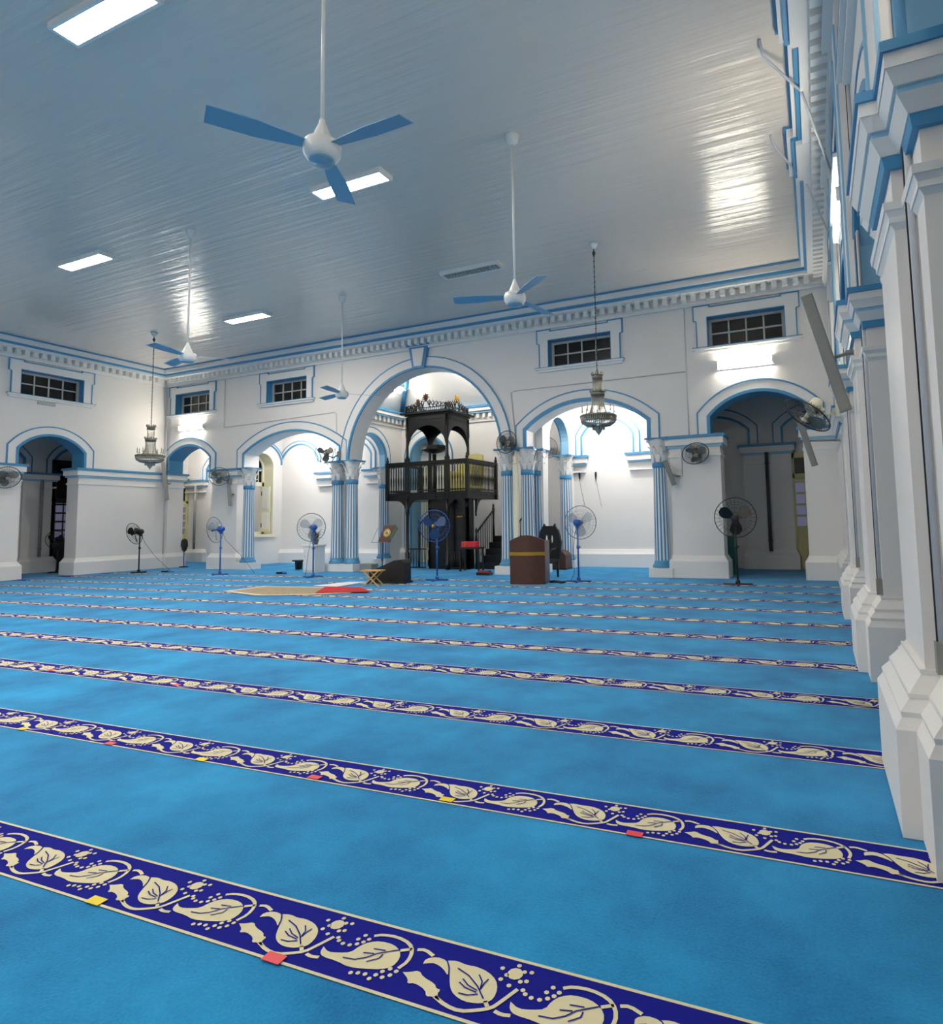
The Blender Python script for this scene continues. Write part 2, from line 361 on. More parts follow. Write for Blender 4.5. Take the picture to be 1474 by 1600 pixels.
# cornice with dentils
CORN = [(7.26, 7.3, .58, 'paint_blue'), (7.12, 7.26, .54, 'trim_white'), (7.06, 7.12, .48, 'paint_blue'), (6.99, 7.06, .42, 'trim_white'), (6.74, 6.8, .09, 'trim_white')]
mb = MB()
for z0, z1, p, m in CORN: mb.box(XL, XR, D-p, D, z0, z1, m)
n = int((XR-XL-.6)/.235)
for i in range(n): mb.box(XL+.35+i*.235, XL+.47+i*.235, D-.3, D, 6.83, 6.99, 'trim_white')
mb.box(XL, XR, D-.12, D, 6.8, 6.99, 'wall_white')
struct(mb.build('trim_8'))
mb = MB()
for z0, z1, p, m in CORN: mb.box(XL, XL+p, Y0, D-.01, z0-.003, z1-.003, m)
for i in range(int((D-Y0)/.235)-2): mb.box(XL, XL+.3, Y0+.2+i*.235, Y0+.32+i*.235, 6.83, 6.99, 'trim_white')
mb.box(XL, XL+.115, Y0, D-.13, 6.798, 6.985, 'wall_white')
struct(mb.build('trim_9'))
PC = [-2.75, .55, 3.82, 7.08, 10.3]     # right pier centres
mb = MB()
for z0, z1, p, m in CORN:
    mb.box(XR-p, XR, Y0, D-.01, z0-.003, z1-.003, m)
    for c in PC: mb.box(XR-p-.09, XR, c-.42-p*.3, c+.42+p*.3, z0-.007, z1-.007, m)
for i in range(int((D-Y0)/.235)-2): mb.box(XR-.3, XR, Y0+.2+i*.235, Y0+.32+i*.235, 6.83, 6.99, 'trim_white')
mb.box(XR-.115, XR, Y0, D-.13, 6.798, 6.985, 'wall_white')
struct(mb.build('trim_10'))

# left wall
LA = [(10.85, 12.72), (6.95, 8.8), (3.05, 4.9), (-.85, 1.0)]
out = [(Y0, 0)]; larch = []
for y0, y1 in sorted(LA):
    a = arch_path(y0, y1, ZI, 3.98, 4.45); larch.append(a); out += [(y0+.12, 0), (y0+.12, ZI)]+a+[(y1-.12, ZI), (y1-.12, 0)]
out += [(D, 0), (D, ZC), (Y0, ZC)]
LWIN = [11.72, 7.85, 3.95]
struct(wall(out, [rect(c-.91, c+.91, 5.66, 6.44) for c in LWIN], XL-T, XL, 'yz').build('wall_left'))
mb = MB(); ys = [Y0]+[q for p in sorted(LA) for q in (p[0]+.12, p[1]-.12)]+[D]
rects(mb, [(XL-T, XL, ys[i], ys[i+1]) for i in range(0, len(ys), 2)], IMP+BASE); struct(mb.build('trim_11'))
for i, a in enumerate(larch): arch_trim([(p[0], p[1]) for p in a], 'yz', XL, 1, 'trim_%d' % (12+i), .28, 'paint_blue')

# right wall: piers with pilasters
PW = .68
out = [(Y0, 0), (-3.57, 0), (-3.57, ZI)]; ro = []
ops = [(PC[i]+PW, PC[i+1]-PW) for i in range(4)]+[(11.1, 13.1)]
out = [(Y0, 0)]
for y0, y1 in ops:
    a = arch_path(y0-.12, y1+.12, ZI, 4.0, 4.66); ro.append(a); out += [(y0, 0), (y0, ZI)]+a+[(y1, ZI), (y1, 0)]
out += [(D, 0), (D, ZC), (Y0, ZC)]
RWIN = [-1.1, 2.2, 5.45, 8.7, 12.1]
struct(wall(out, [rect(c-.6, c+.6, 5.66, 6.44) for c in RWIN], XR, XR+T, 'yz').build('wall_right'))
for i, a in enumerate(ro): arch_trim(a, 'yz', XR, -1, 'trim_%d' % (16+i), .28, 'paint_pale_blue')
IMP2 = [(2.86, 2.89, .0, 'trim_white', .02), (2.89, 2.92, .025, 'trim_white'), (2.92, 2.95, .025, 'trim_white', .04), (2.95, 2.99, .045, 'trim_white', .05), (3.17, 3.23, .03, 'paint_blue', .04), (3.23, 3.31, .045, 'trim_white', .09), (3.31, 3.34, .085, 'paint_pale_blue'), (3.34, 3.41, .1, 'trim_white', .13), (3.41, 3.48, .135, 'trim_white'), (3.48, 3.53, .15, 'paint_blue')]
BASE2 = [(0, .47, .15, 'trim_white'), (.47, .52, .15, 'trim_white', .12), (.52, .545, .12, 'trim_white', .125), (.545, .6, .125, 'trim_white', .08), (.6, .62, .085, 'trim_white'), (.62, .7, .08, 'trim_white', .02), (.7, .72, .025, 'trim_white')]
mb = MB()
for c in PC:
    rects(mb, [(XR, XR+T, c-PW, c+PW)], IMP2+BASE2)
    rects(mb, [(XR-.08, XR+.2, c-.34, c+.34)], [(l_[0]+.003, l_[1]+.003, *l_[2:]) for l_ in IMP2+BASE2]+[(0, 6.75, 0, 'wall_white')])
    # raised panel mould round the pilaster above the impost
    mb.box(XR-.1, XR, c-.3, c-.27, 3.7, 6.5, 'paint_pale_blue'); mb.box(XR-.1, XR, c+.27, c+.3, 3.7, 6.5, 'paint_pale_blue')
rects(mb, [(XR, XR+T, 13.1, D)], IMP2+BASE2)
struct(mb.build('trim_21'))

# room closed behind the camera, gallery walls
mb = MB(); mb.box(GX0, GX1, Y0-.2, Y0, 0, ZC, 'wall_white'); struct(mb.build('wall_front'))
mb = MB(); mb.box(GX0-.3, GX0, Y0, GY+1, 0, 5.4, 'wall_white'); struct(mb.build('wall_outer_left'))
mb = MB(); mb.box(GX1, GX1+.3, Y0, GY+1, 0, 5.4, 'wall_white'); struct(mb.build('wall_outer_right'))
mb = MB(); mb.box(GX0, XL-T, Y0, D+T, 5.2, 5.4, 'wall_white'); struct(mb.build('ceiling_gallery_left'))
mb = MB(); mb.box(XR+T, GX1, Y0, D+T, 5.2, 5.4, 'wall_white'); struct(mb.build('ceiling_gallery_right'))
mb = MB(); mb.box(GX0, -14.4, D+T, GY+.3, 5.2, 5.4, 'wall_white'); struct(mb.build('ceiling_gallery_back_left'))
mb = MB(); mb.box(-7.1, GX1, D+T, GY+.3, 5.2, 5.4, 'wall_white'); struct(mb.build('ceiling_gallery_back_right'))
mb = MB(); mb.box(GX0, -14.4, GY, GY+.3, 0, 5.3, 'wall_white')
for x0, x1 in ((-25.2, -23.94),): rects(mb, [(x0, x1, GY-.12, GY)], IMP+BASE)
rects(mb, [(-17.6, -16.75, GY-.1, GY), (-15.3, -14.6, GY-.1, GY)], IMP)
rects(mb, [(-19.6, -14.6, GY-.05, GY)], BASE)
struct(mb.build('wall_gallery_back_left'))
arch_trim(arch_path(-16.75, -15.15, ZI, 4.1, 4.62), 'xz', GY, -1, 'trim_35', .2, inner_w=.05)
mb = MB(); mb.box(-7.1, GX1, GY, GY+.3, 0, 5.3, 'wall_white')
rects(mb, [(-7.1, -6.66, GY-.1, GY), (-5.17, -4.45, GY-.1, GY)], IMP); rects(mb, [(-7.1, -3.4, GY-.05, GY)], BASE)
rects(mb, [(-1.84, -.56, GY-.12, GY)], IMP+BASE+[(0, 3.2, 0, 'wall_white')])
struct(mb.build('wall_gallery_back_right'))
arch_trim(arch_path(-6.74, -5.08, ZI, 4.1, 4.62), 'xz', GY, -1, 'trim_22', .2, inner_w=.05)
arch_trim(arch_path(-19.6, -17.72, 3.9, 4.1, 4.66), 'xz', GY, -1, 'trim_23', .14, inner_w=.05)
arch_trim(arch_path(-3.6, -1.69, ZI, 3.95, 4.36), 'xz', GY, -1, 'trim_24', .25, inner_w=.06)
arch_trim(arch_path(-.75, 1.2, ZI, 3.95, 4.36), 'xz', GY, -1, 'trim_25', .25, inner_w=.06)
arch_trim(arch_path(-23.9, -22.0, ZI, 3.95, 4.45), 'xz', GY, -1, 'trim_26', .25, inner_w=.06)
# window wall seen through the second arch
wy0, wy1 = 17.25, 18.25
wo = arch_path(wy0, wy1, 1.15, 3.7, 4.3)
struct(wall([(D+T, 0), (GY, 0), (GY, 5.3), (D+T, 5.3)], [[(a, b) for a, b in wo]], -20.3, -19.6, 'yz', side='cream_paint').build('wall_partition_left'))
arch_trim(arch_path(17.0, 18.62, 3.9, 4.05, 4.66), 'yz', -19.6, 1, 'trim_27', .1, inner_w=.05)
mb = MB(); mb.box(-3.55, -3.1, D+T, GY, 0, 5.3, 'wall_white'); rects(mb, [(-3.55, -3.1, D+T, GY)], BASE); struct(mb.build('wall_partition_right'))
# porch in front of the niche
PX0, PX1, PY = -14.2, -7.3, 19.3
sa = arch_path(16.75, 18.3, ZI, 3.95, 4.6)
so = [(D+T, 0), (16.5, 0), (16.6, ZI)]+sa+[(18.5, ZI), (18.5, 0), (PY, 0), (PY, 7.2), (D+T, 7.2)]
struct(wall(so, [], PX0-.25, PX0, 'yz').build('wall_porch_left')); struct(wall(so, [], PX1, PX1+.25, 'yz').build('wall_porch_right'))
arch_trim(sa, 'yz', PX0, 1, 'trim_28', .26, 'paint_pale_blue', depth=.25); arch_trim(sa, 'yz', PX1, -1, 'trim_29', .26, 'paint_pale_blue', depth=.25)
na = arch_path(-13.75, -12.25, 0.0, 3.9, 4.62)
struct(wall([(PX0-.25, 0), (-13.75, 0)]+na[1:-1]+[(-12.25, 0), (PX1+.25, 0), (PX1+.25, 7.2), (PX0-.25, 7.2)], [], PY, PY+.6, 'xz').build('wall_porch_back'))
mb = MB(); mb.box(-14.1, -11.9, PY+.6, PY+.7, 0, 5, 'wall_white'); struct(mb.build('wall_niche'))
arch_trim(na, 'xz', PY, -1, 'trim_30', .28, 'paint_pale_blue', depth=.6)
mb = MB()
for s_, x in ((1, PX0), (-1, PX1)):
    for z0, z1, p, m in ((5.5, 5.58, .3, 'paint_blue'), (5.38, 5.5, .26, 'trim_white'), (5.32, 5.38, .2, 'paint_pale_blue'), (5.02, 5.07, .06, 'trim_white')):
        mb.box(min(x, x+s_*p), max(x, x+s_*p), D+T, PY, z0, z1, m)
    for i in range(11): mb.box(min(x, x+s_*.14), max(x, x+s_*.14), 16.6+i*.24, 16.72+i*.24, 5.15, 5.32, 'trim_white')
for z0, z1, p, m in ((5.5, 5.58, .3, 'paint_blue'), (5.38, 5.5, .26, 'trim_white'), (5.32, 5.38, .2, 'paint_pale_blue'), (5.02, 5.07, .06, 'trim_white')): mb.box(PX0, PX1, PY-p, PY, z0, z1, m)
for i in range(28): mb.box(PX0+.2+i*.24, PX0+.32+i*.24, PY-.14, PY, 5.15, 5.32, 'trim_white')
rects(mb, [(PX0, -14.05, PY-.05, PY), (-12.0, PX1, PY-.05, PY)], BASE)
struct(mb.build('trim_31'))
# hipped plaster ceiling with blue ribs
mb = MB(); z0, z1 = 5.58, 6.75; ix0, ix1, iy = PX0+1.2, PX1-1.2, PY-1.3
mb.add([(PX0, D+T, z0), (PX0, PY, z0), (PX1, PY, z0), (PX1, D+T, z0), (ix0, D+T, z1), (ix0, iy, z1), (ix1, iy, z1), (ix1, D+T, z1)],
       [(0, 1, 5, 4), (1, 2, 6, 5), (2, 3, 7, 6), (4, 5, 6, 7)], 'trim_white')
mb.tube([(PX0+.05, PY-.05, z0), (ix0, iy, z1-.03)], .09, 'paint_blue', 6); mb.tube([(PX1-.05, PY-.05, z0), (ix1, iy, z1-.03)], .09, 'paint_blue', 6)
for i in range(9):     # plaster ornament on the left slope
    t = .3+.05*i; mb.ring(.12+.02*(i % 3), .025, 'trim_white', (PX0+1.2*t+.05, 17.0+i*.22, z0+(z1-z0)*t-.03), 'z', 10, 4)
struct(mb.build('ceiling_porch'))

# clerestory windows
def window(name, c, plane, h, sg, hw=.91, dark=True):
    # h: wall face; sg: direction into the room along the remaining axis
    mb = MB()
    def bx(a0, a1_, d0, d1, z0, z1, m):     # d measured from the face, positive into the room
        lo, hi = sorted((h+sg*d0, h+sg*d1))
        if plane == 'xz': mb.box(a0, a1_, lo, hi, z0, z1, m)
        else: mb.box(lo, hi, a0, a1_, z0, z1, m)
    W_, H0, H1 = hw, 5.66, 6.44
    O = hw+.33
    # surround with ears, blue edge
    pts = [(c-O+.07, 5.66), (c-O+.07, 6.36), (c-O, 6.36), (c-O, 6.74), (c-O+.42, 6.74), (c-O+.42, 6.69), (c+O-.42, 6.69), (c+O-.42, 6.74), (c+O, 6.74), (c+O, 6.36), (c+O-.07, 6.36), (c+O-.07, 5.66)]
    e = .026
    inn = [(c-O+.07+e, 5.66), (c-O+.07+e, 6.36-e), (c-O+e, 6.36+e*0), (c-O+e, 6.74-e), (c-O+.42-e, 6.74-e), (c-O+.42-e, 6.69-e), (c+O-.42+e, 6.69-e), (c+O-.42+e, 6.74-e), (c+O-e, 6.74-e), (c+O-e, 6.36), (c+O-.07-e, 6.36-e), (c+O-.07-e, 5.66)]
    P = (lambda a, z, d: (a, h+sg*d, z)) if plane == 'xz' else (lambda a, z, d: (h+sg*d, a, z))
    for A, B, d, m in ((pts, inn, .05, 'paint_blue'),):
        vs = [P(a, z, 0) for a, z in A]+[P(a, z, d) for a, z in A]+[P(a, z, d) for a, z in B]+[P(a, z, 0) for a, z in B]; k = len(A)
        fs = [(r_*k+i, r_*k+i+1, (r_+1)*k+i+1, (r_+1)*k+i) for r_ in range(3) for i in range(k-1)]
        mb.add(vs, fs, m)
    hole = [(c+W_, 5.66), (c+W_, 6.44), (c-W_, 6.44), (c-W_, 5.66)]
    ring = inn+hole
    tri = tessellate_polygon([[Vector((a, b, 0)) for a, b in ring]])
    mb.add([P(a, z, .035) for a, z in ring], [tuple(t) for t in tri], 'trim_white')
    bx(c-O-.03, c+O+.03, -.02, .125, 5.645, 5.662, 'paint_blue'); bx(c-O-.025, c+O+.025, -.02, .12, 5.6, 5.645, 'trim_white'); bx(c-O+.02, c+O-.02, -.02, .07, 5.54, 5.6, 'trim_white')
    # reveal lining
    bx(c-W_, c-W_+.02, -.3, .03, H0, H1, 'paint_blue'); bx(c+W_-.02, c+W_, -.3, .03, H0, H1, 'paint_blue'); bx(c-W_, c+W_, -.3, .03, H1-.02, H1, 'paint_blue')
    o = struct(mb.build(name))
    mb = MB()
    bx(c-W_+.02, c-W_+.09, -.3, -.22, H0, H1, 'frame_grey'); bx(c+W_-.09, c+W_-.02, -.3, -.22, H0, H1, 'frame_grey')
    bx(c-W_+.03, c+W_-.03, -.296, -.224, H0+.003, H0+.06, 'frame_grey'); bx(c-W_+.03, c+W_-.03, -.296, -.224, H1-.09, H1-.024, 'frame_grey')
    for i in (1, 2, 3):
        xx = c-W_+.09+(2*W_-.18)*i/4; bx(xx-.02, xx+.02, -.29, -.23, H0, H1, 'frame_grey')
    bx(c-W_+.05, c+W_-.05, -.286, -.234, 6.03, 6.07, 'frame_grey')
    f = mb.build('window_frame', o)
    mb = MB(); bx(c-W_+.02, c+W_-.02, -.28, -.26, H0+.02, H1-.04, 'glass_dark'); mb.build('glass_pane', f)
    return o
for i, c in enumerate(WINX): window('window_%d' % (i+1), c, 'xz', D, -1)
for i, c in enumerate(LWIN): window('window_%d' % (i+5), c, 'yz', XL, 1)
for i, c in enumerate(RWIN): window('window_%d' % (i+8), c, 'yz', XR, -1, .6)

# arched window with open shutter (second bay) and gallery doors
mb = MB(); fp = arch_path(wy0+.0, wy1-.0, 1.15, 3.7, 4.28)
band(mb, fp, -.09, 0, -20.2, -20.08, 'cream_paint', 'yz')
mb.box(-20.2, -20.08, wy0, wy1, 3.05, 3.2, 'cream_paint'); mb.box(-20.2, -20.08, wy0, wy1, 1.15, 1.25, 'cream_paint')
for y in (17.5, 17.75, 18.0): mb.box(-20.17, -20.12, y-.015, y+.015, 3.2, 4.22, 'cream_paint')
mb.box(-20.17, -20.12, wy0, wy1, 3.68, 3.71, 'cream_paint')
mb.box(-19.75, -19.5, wy0-.1, wy1+.1, 1.05, 1.15, 'cream_paint')
o = struct(mb.build('window_13')); 
mb = MB(); mb.box(-20.16, -20.14, wy0+.05, wy1-.05, 3.2, 4.15, 'glass_dark'); mb.build('glass_pane', o)
mb = MB(); mb.box(-20.05, -19.62, 18.1, 18.14, 1.25, 3.03, 'cream_paint'); mb.box(-20.0, -19.68, 18.08, 18.1, 1.35, 2.0, 'trim_white'); mb.box(-20.0, -19.68, 18.08, 18.1, 2.15, 2.95, 'trim_white')
for z in (1.5, 2.75): mb.lathe([(.02, z-.08), (.02, z+.08)], 'wire_dark', 8, (-20.04, 18.1, 0))
mb.build('shutter_leaf', o)
def gdoor(name, plane, h, a0, a1_, zt, m, st=.14, glass='glass_glow'):
    mb = MB()
    def bx(p0, p1, d0, d1, z0, z1, mm):
        lo, hi = sorted((h+d0, h+d1))
        (mb.box(p0, p1, lo, hi, z0, z1, mm) if plane == 'xz' else mb.box(lo, hi, p0, p1, z0, z1, mm))
    s_ = -1 if plane == 'xz' else (1 if h < -5 else -1)
    bx(a0, a0+st, 0, s_*.1, 0, zt, m); bx(a1_-st, a1_, 0, s_*.1, 0, zt, m); bx(a0, a1_, 0, s_*.1, zt-.14, zt, m); bx(a0, a1_, 0, s_*.1, 2.5, 2.62, m)
    mid = (a0+a1_)/2; bx(mid-.08, mid+.08, 0, s_*.09, 0, 2.5, m)
    for q0, q1 in ((a0+st, mid-.08), (mid+.08, a1_-st)):
        bx(q0, q1, 0, s_*.06, 0, 1.15, m); bx((q0+q1)/2-.015, (q0+q1)/2+.015, 0, s_*.07, 1.15, 2.5, m)
        for k in range(5):
            z = 1.15+k*.31; bx(q0, q1, 0, s_*.08, z-.03, z+.03, m)
        bx(q0, q1, 0, s_*.078, 2.44, 2.5, m)
        for k in range(9): bx(q0+.05, q1-.05, s_*.06, s_*.075, .12+k*.085, .17+k*.085, m)
    o = struct(mb.build(name)); mb = MB(); bx(a0+st, a1_-st, 0, s_*.03, 1.15, 2.45, glass); bx(a0+st, a1_-st, 0, s_*.03, 2.62, zt-.14, 'glass_dark'); mb.build('glass_pane', o)
    return o
mat('door_yellow', (214, 206, 150), .5); mat('door_dark', (52, 50, 48), .5)
gdoor('door_1', 'yz', GX0, 13.35, 14.9, 4.0, 'door_dark', glass='glass_glow')
gdoor('door_2', 'yz', GX0, 17.1, 18.68, 3.6, 'door_yellow', .1)
gdoor('door_3', 'xz', GY, -.72, .9, 3.2, 'door_yellow', .22)
mb = MB()
rects(mb, [(GX0, GX0+.1, 12.45, 13.45), (GX0, GX0+.1, 8.5, 9.5)], IMP+BASE+[(0, 3.2, 0, 'wall_white')]); struct(mb.build('trim_32'))
arch_trim(arch_path(13.45, 14.95, ZI, 3.95, 4.45), 'yz', GX0, 1, 'trim_33', .25, inner_w=.08); arch_trim(arch_path(10.5, 12.45, ZI, 3.95, 4.45), 'yz', GX0, 1, 'trim_34', .25, inner_w=.08)
mb = MB(); mb.box(-2.36, -1.98, 16.72, 16.76, 0, .98, 'door_green'); mb.box(-2.4, -2.34, 16.7, 16.78, 0, 1.03, 'door_green'); mb.box(-2.0, -1.95, 16.7, 16.78, 0, 1.03, 'door_green')
tag(mb.build('screen_panel'), 'low dark green panel inside the unlit right doorway', 'panel')

# ------------------------------------------------------------------ fluted columns
def column():
    root = thing('fluted_column', '', 'column')
    mb = MB(); mb.box(-.27, .27, -.27, .27, 0, .23, 'trim_white'); mb.build('plinth', root)
    mb = MB(); mb.lathe([(.235, .23), (.24, .27), (.225, .31), (.2, .33), (.2, .37), (.19, .41)], 'paint_blue', 24); mb.build('base', root)
    mb = MB(); nf = 14; zs = (.41, 1.2, 2.0, 2.76)
    vs = []; k = nf*4
    for j, z in enumerate(zs):
        R = .186-.036*(z-.41)/2.35
        for i in range(nf):
            for t, rr in ((0, 1.0), (.5, 1.0), (.56, .93), (.94, .93)):
                a = 2*pi*(i+t)/nf; vs.append((R*rr*cos(a), R*rr*sin(a), z))
    for ci, m in ((0, 'trim_white'), (1, 'paint_blue'), (2, 'paint_blue'), (3, 'paint_blue')):
        fs = [(j*k+i*4+ci, j*k+(i*4+ci+1) % k, (j+1)*k+(i*4+ci+1) % k, (j+1)*k+i*4+ci) for j in range(3) for i in range(nf)]
        mb.add(vs, fs, m)
    mb.build('shaft', root)
    mb = MB(); mb.lathe([(.158, 2.74), (.172, 2.76), (.172, 2.86), (.16, 2.88)], 'paint_blue', 24); mb.build('neck_ring', root)
    mb = MB(); mb.lathe([(.15, 2.88), (.155, 3.05), (.17, 3.25), (.22, 3.42), (.25, 3.46)], 'trim_white', 24)
    def leaf(a, z0, h, r0, curl, wd):
        pr = [(r0, z0), (r0+.012, z0+h*.45), (r0+curl*.45, z0+h*.8), (r0+curl, z0+h), (r0+curl*1.15, z0+h*.88)]
        ws = [wd*.75, wd, wd*.9, wd*.6, wd*.2]; vs = []
        for (r, z), w_ in zip(pr, ws):
            for s_ in (-1, 1):
                for dd in (0, .014): vs.append(((r+dd)*cos(a)-s_*w_/2*sin(a), (r+dd)*sin(a)+s_*w_/2*cos(a), z))
        fs = []
        for i in range(4):
            o = i*4
            fs += [(o, o+4, o+6, o+2), (o+1, o+3, o+7, o+5), (o, o+1, o+5, o+4), (o+2, o+6, o+7, o+3)]
        fs += [(0, 2, 3, 1), (16, 17, 19, 18)]
        mb.add(vs, fs, 'trim_white')
    for i in range(8): leaf(2*pi*i/8, 2.88, .24, .16, .06, .1)
    for i in range(8): leaf(2*pi*(i+.5)/8, 3.0, .3, .165, .08, .09)
    for i in range(4):      # corner volutes
        a = pi/4+i*pi/2; leaf(a, 3.16, .27, .19, .13, .08); mb.lathe([(.0, -.025), (.035, -.02), (.035, .02), (0, .025)], 'trim_white', 8, (.3*cos(a), .3*sin(a), 3.41))
    mb.build('capital', root)
    mb = MB(); c = []
    for i in range(4):
        a = pi/4+i*pi/2; b = a+pi/4
        c += [(.375*cos(a-.09), .375*sin(a-.09)), (.375*cos(a+.09), .375*sin(a+.09)), (.225*cos(b), .225*sin(b))]
    mb.prism(c, 3.455, 3.5, 'paint_blue', 'xy'); mb.build('abacus', root)
    return root
c0 = column(); c0['group'] = 'fluted columns of the arcade'
CL = [(-18.05, 15.76, 'fluted blue and white column at the left foot of the arch with the open shutter'),
      (-14.1, 15.76, 'fluted column left of the big arch, outer one of its front pair beside the white cabinet'),
      (-13.51, 15.76, 'fluted column left of the big arch, inner one of its front pair'),
      (-7.95, 15.76, 'fluted column right of the big arch, standing left of the cream pole'),
      (-7.33, 15.76, 'fluted column right of the big arch, standing right of the cream pole'),
      (-7.28, 16.3, 'fluted column brightly lit, just behind the one right of the cream pole'),
      (-3.6, 15.76, 'fluted column at the right foot of the wide arch with the chandelier before it'),
      (-14.32, 18.4, 'slender fluted column inside the porch behind the music stand'),
      (-7.17, 18.25, 'bright fluted column inside the right bay behind the brown box and chair')]
for i, (x, y, lb) in enumerate(CL):
    o = c0 if i == 0 else copy_tree(c0); o.location = (x, y, 0); o.scale = (1.1, 1.1, 1); o['label'] = lb

# ------------------------------------------------------------------ lights of the room
def panel(x, y, lit, label):
    t = thing('ceiling_light', label, 'ceiling light', (x, y, ZC), 0, 'ceiling light panels')
    mb = MB(); fz = -.085; mb.box(-.76, .76, -.17, -.13, fz, 0, 'trim_white'); mb.box(-.76, .76, .13, .17, fz, 0, 'trim_white')
    mb.box(-.76, -.71, -.13, .13, fz, 0, 'trim_white'); mb.box(.71, .76, -.13, .13, fz, 0, 'trim_white'); mb.box(-.71, .71, -.13, .13, -.03, 0, 'trim_white')
    mb.build('frame', t)
    if lit:
        mb = MB(); mb.box(-.71, .71, -.13, .13, -.083, -.06, 'panel_lit'); mb.build('diffuser', t)
    else:
        mb = MB()
        for yy in (-.065, .065): mb.tube([(-.7, yy, -.045), (.7, yy, -.045)], .013, 'diffuser_off', 8)
        mb.build('tube', t)
        mb = MB(); mb.box(-.71, .71, -.008, .008, -.08, -.03, 'frame_grey')
        for k in range(19): mb.box(-.68+k*.075, -.672+k*.075, -.13, .13, -.08, -.035, 'frame_grey')
        mb.build('louver', t)
    return t
PL = [(-7.05, 4.06, 1, 'lit ceiling panel cut by the top left edge, largest of them'), (-7.0, 8.07, 1, 'lit ceiling panel behind the nearest ceiling fan'),
      (-14.2, 8.0, 1, 'lit ceiling panel at the left, in line with the one behind the fan'), (-14.2, 12.22, 1, 'lit ceiling panel nearest the back left corner'),
      (-7.0, 12.18, 0, 'unlit louvered ceiling panel in front of the big arch'),
      (-14.2, 4.06, 1, 'lit ceiling panel beyond the left edge'), (-7.05, 0, 1, 'lit ceiling panel over the front of the room'), (-14.2, 0, 1, 'lit ceiling panel in the front left'),
      (-7.05, -4.1, 1, 'lit ceiling panel by the front wall'), (-14.2, -4.1, 1, 'lit ceiling panel in the front left corner')]
for p in PL: panel(*p)
def wall_tube(loc, rz, label, m='tube_lit', n=2, L=.62):
    t = thing('fluorescent_lamp', label, 'wall lamp', loc, rz)
    mb = MB(); mb.box(-L-.05, L+.05, -.045, 0, -.1, .1, 'fan_white')
    for s_ in (-1, 1): mb.box(s_*(L+.02)-.02, s_*(L+.02)+.02, -.1, -.045, -.085, .085, 'fan_white')
    mb.build('housing', t)
    for k in range(n):
        z = (.055, -.055)[k] if n > 1 else 0
        mb = MB(); mb.tube([(-L, -.085, z), (L, -.085, z)], .017, m, 8); mb.build('tube', t)
    return t
def gallery_tube(loc, rz, label, n=2, L=.62):
    t = thing('fluorescent_lamp', label, 'ceiling lamp', loc, rz)
    mb = MB(); mb.box(-L-.05, L+.05, -.1, .1, -.05, 0, 'fan_white'); mb.build('housing', t)
    for k in range(n):
        y = (.055, -.055)[k] if n > 1 else 0
        mb = MB(); mb.tube([(-L, y, -.08), (L, y, -.08)], .02, 'tube_inner', 8)
        for s_ in (-1, 1): mb.box(s_*(L+.01)-.02, s_*(L+.01)+.02, y-.02, y+.02, -.1, -.05, 'fan_white')
        mb.build('tube', t)
    return t
wall_tube((-1.4, D, 5.16), 0, 'bright twin tube lamp under the window over the dark right arch')
wall_tube((-20.8, D, 5.13), 0, 'glaring tube lamp over the narrow arch in the back left corner')
wall_tube((XR, 8.7, 5.3), -pi/2, 'glaring tube lamp seen edge on high on the right wall')
wall_tube((XR, 2.2, 5.3), -pi/2, 'added unseen fill tube high on the right wall above the camera side')  # extra tube out of view, added to brighten the right piers
wall_tube((-3.5, Y0, 5.2), pi, 'added unseen fill tube on the front wall behind the camera side')  # fill light added behind the camera to lift the piers
wall_tube((-12.0, Y0, 5.2), pi, 'added unseen fill tube on the middle of the front wall')  # second added fill tube, also behind the camera
gallery_tube((-17.3, 17.5, 5.2), 0, 'tube lamp on the gallery ceiling in the left bay', 2)
gallery_tube((-5.6, 17.5, 5.2), 0, 'tube lamp on the gallery ceiling in the right bay', 2)
gallery_tube((-22.9, 17.5, 5.2), 0, 'tube lamp on the gallery ceiling in the far left corner', 1)
gallery_tube((-10.3, 17.0, 6.74), 0, 'added hidden fill tube on the porch ceiling above the pulpit', 1)  # added above the line of sight to brighten the porch
t = thing('fluorescent_lamp', 'bright box lamp on the sloping porch ceiling inside the big arch', 'ceiling lamp', (-13.4, 17.86, 6.22), 0, None, (0, radians(-44.3), 0))
mb = MB(); mb.box(-.13, .13, -.36, .36, .0, .09, 'fan_white'); mb.build('housing', t)
mb = MB(); mb.box(-.11, .11, -.34, .34, -.04, .0, 'tube_aisle'); mb.build('diffuser', t)

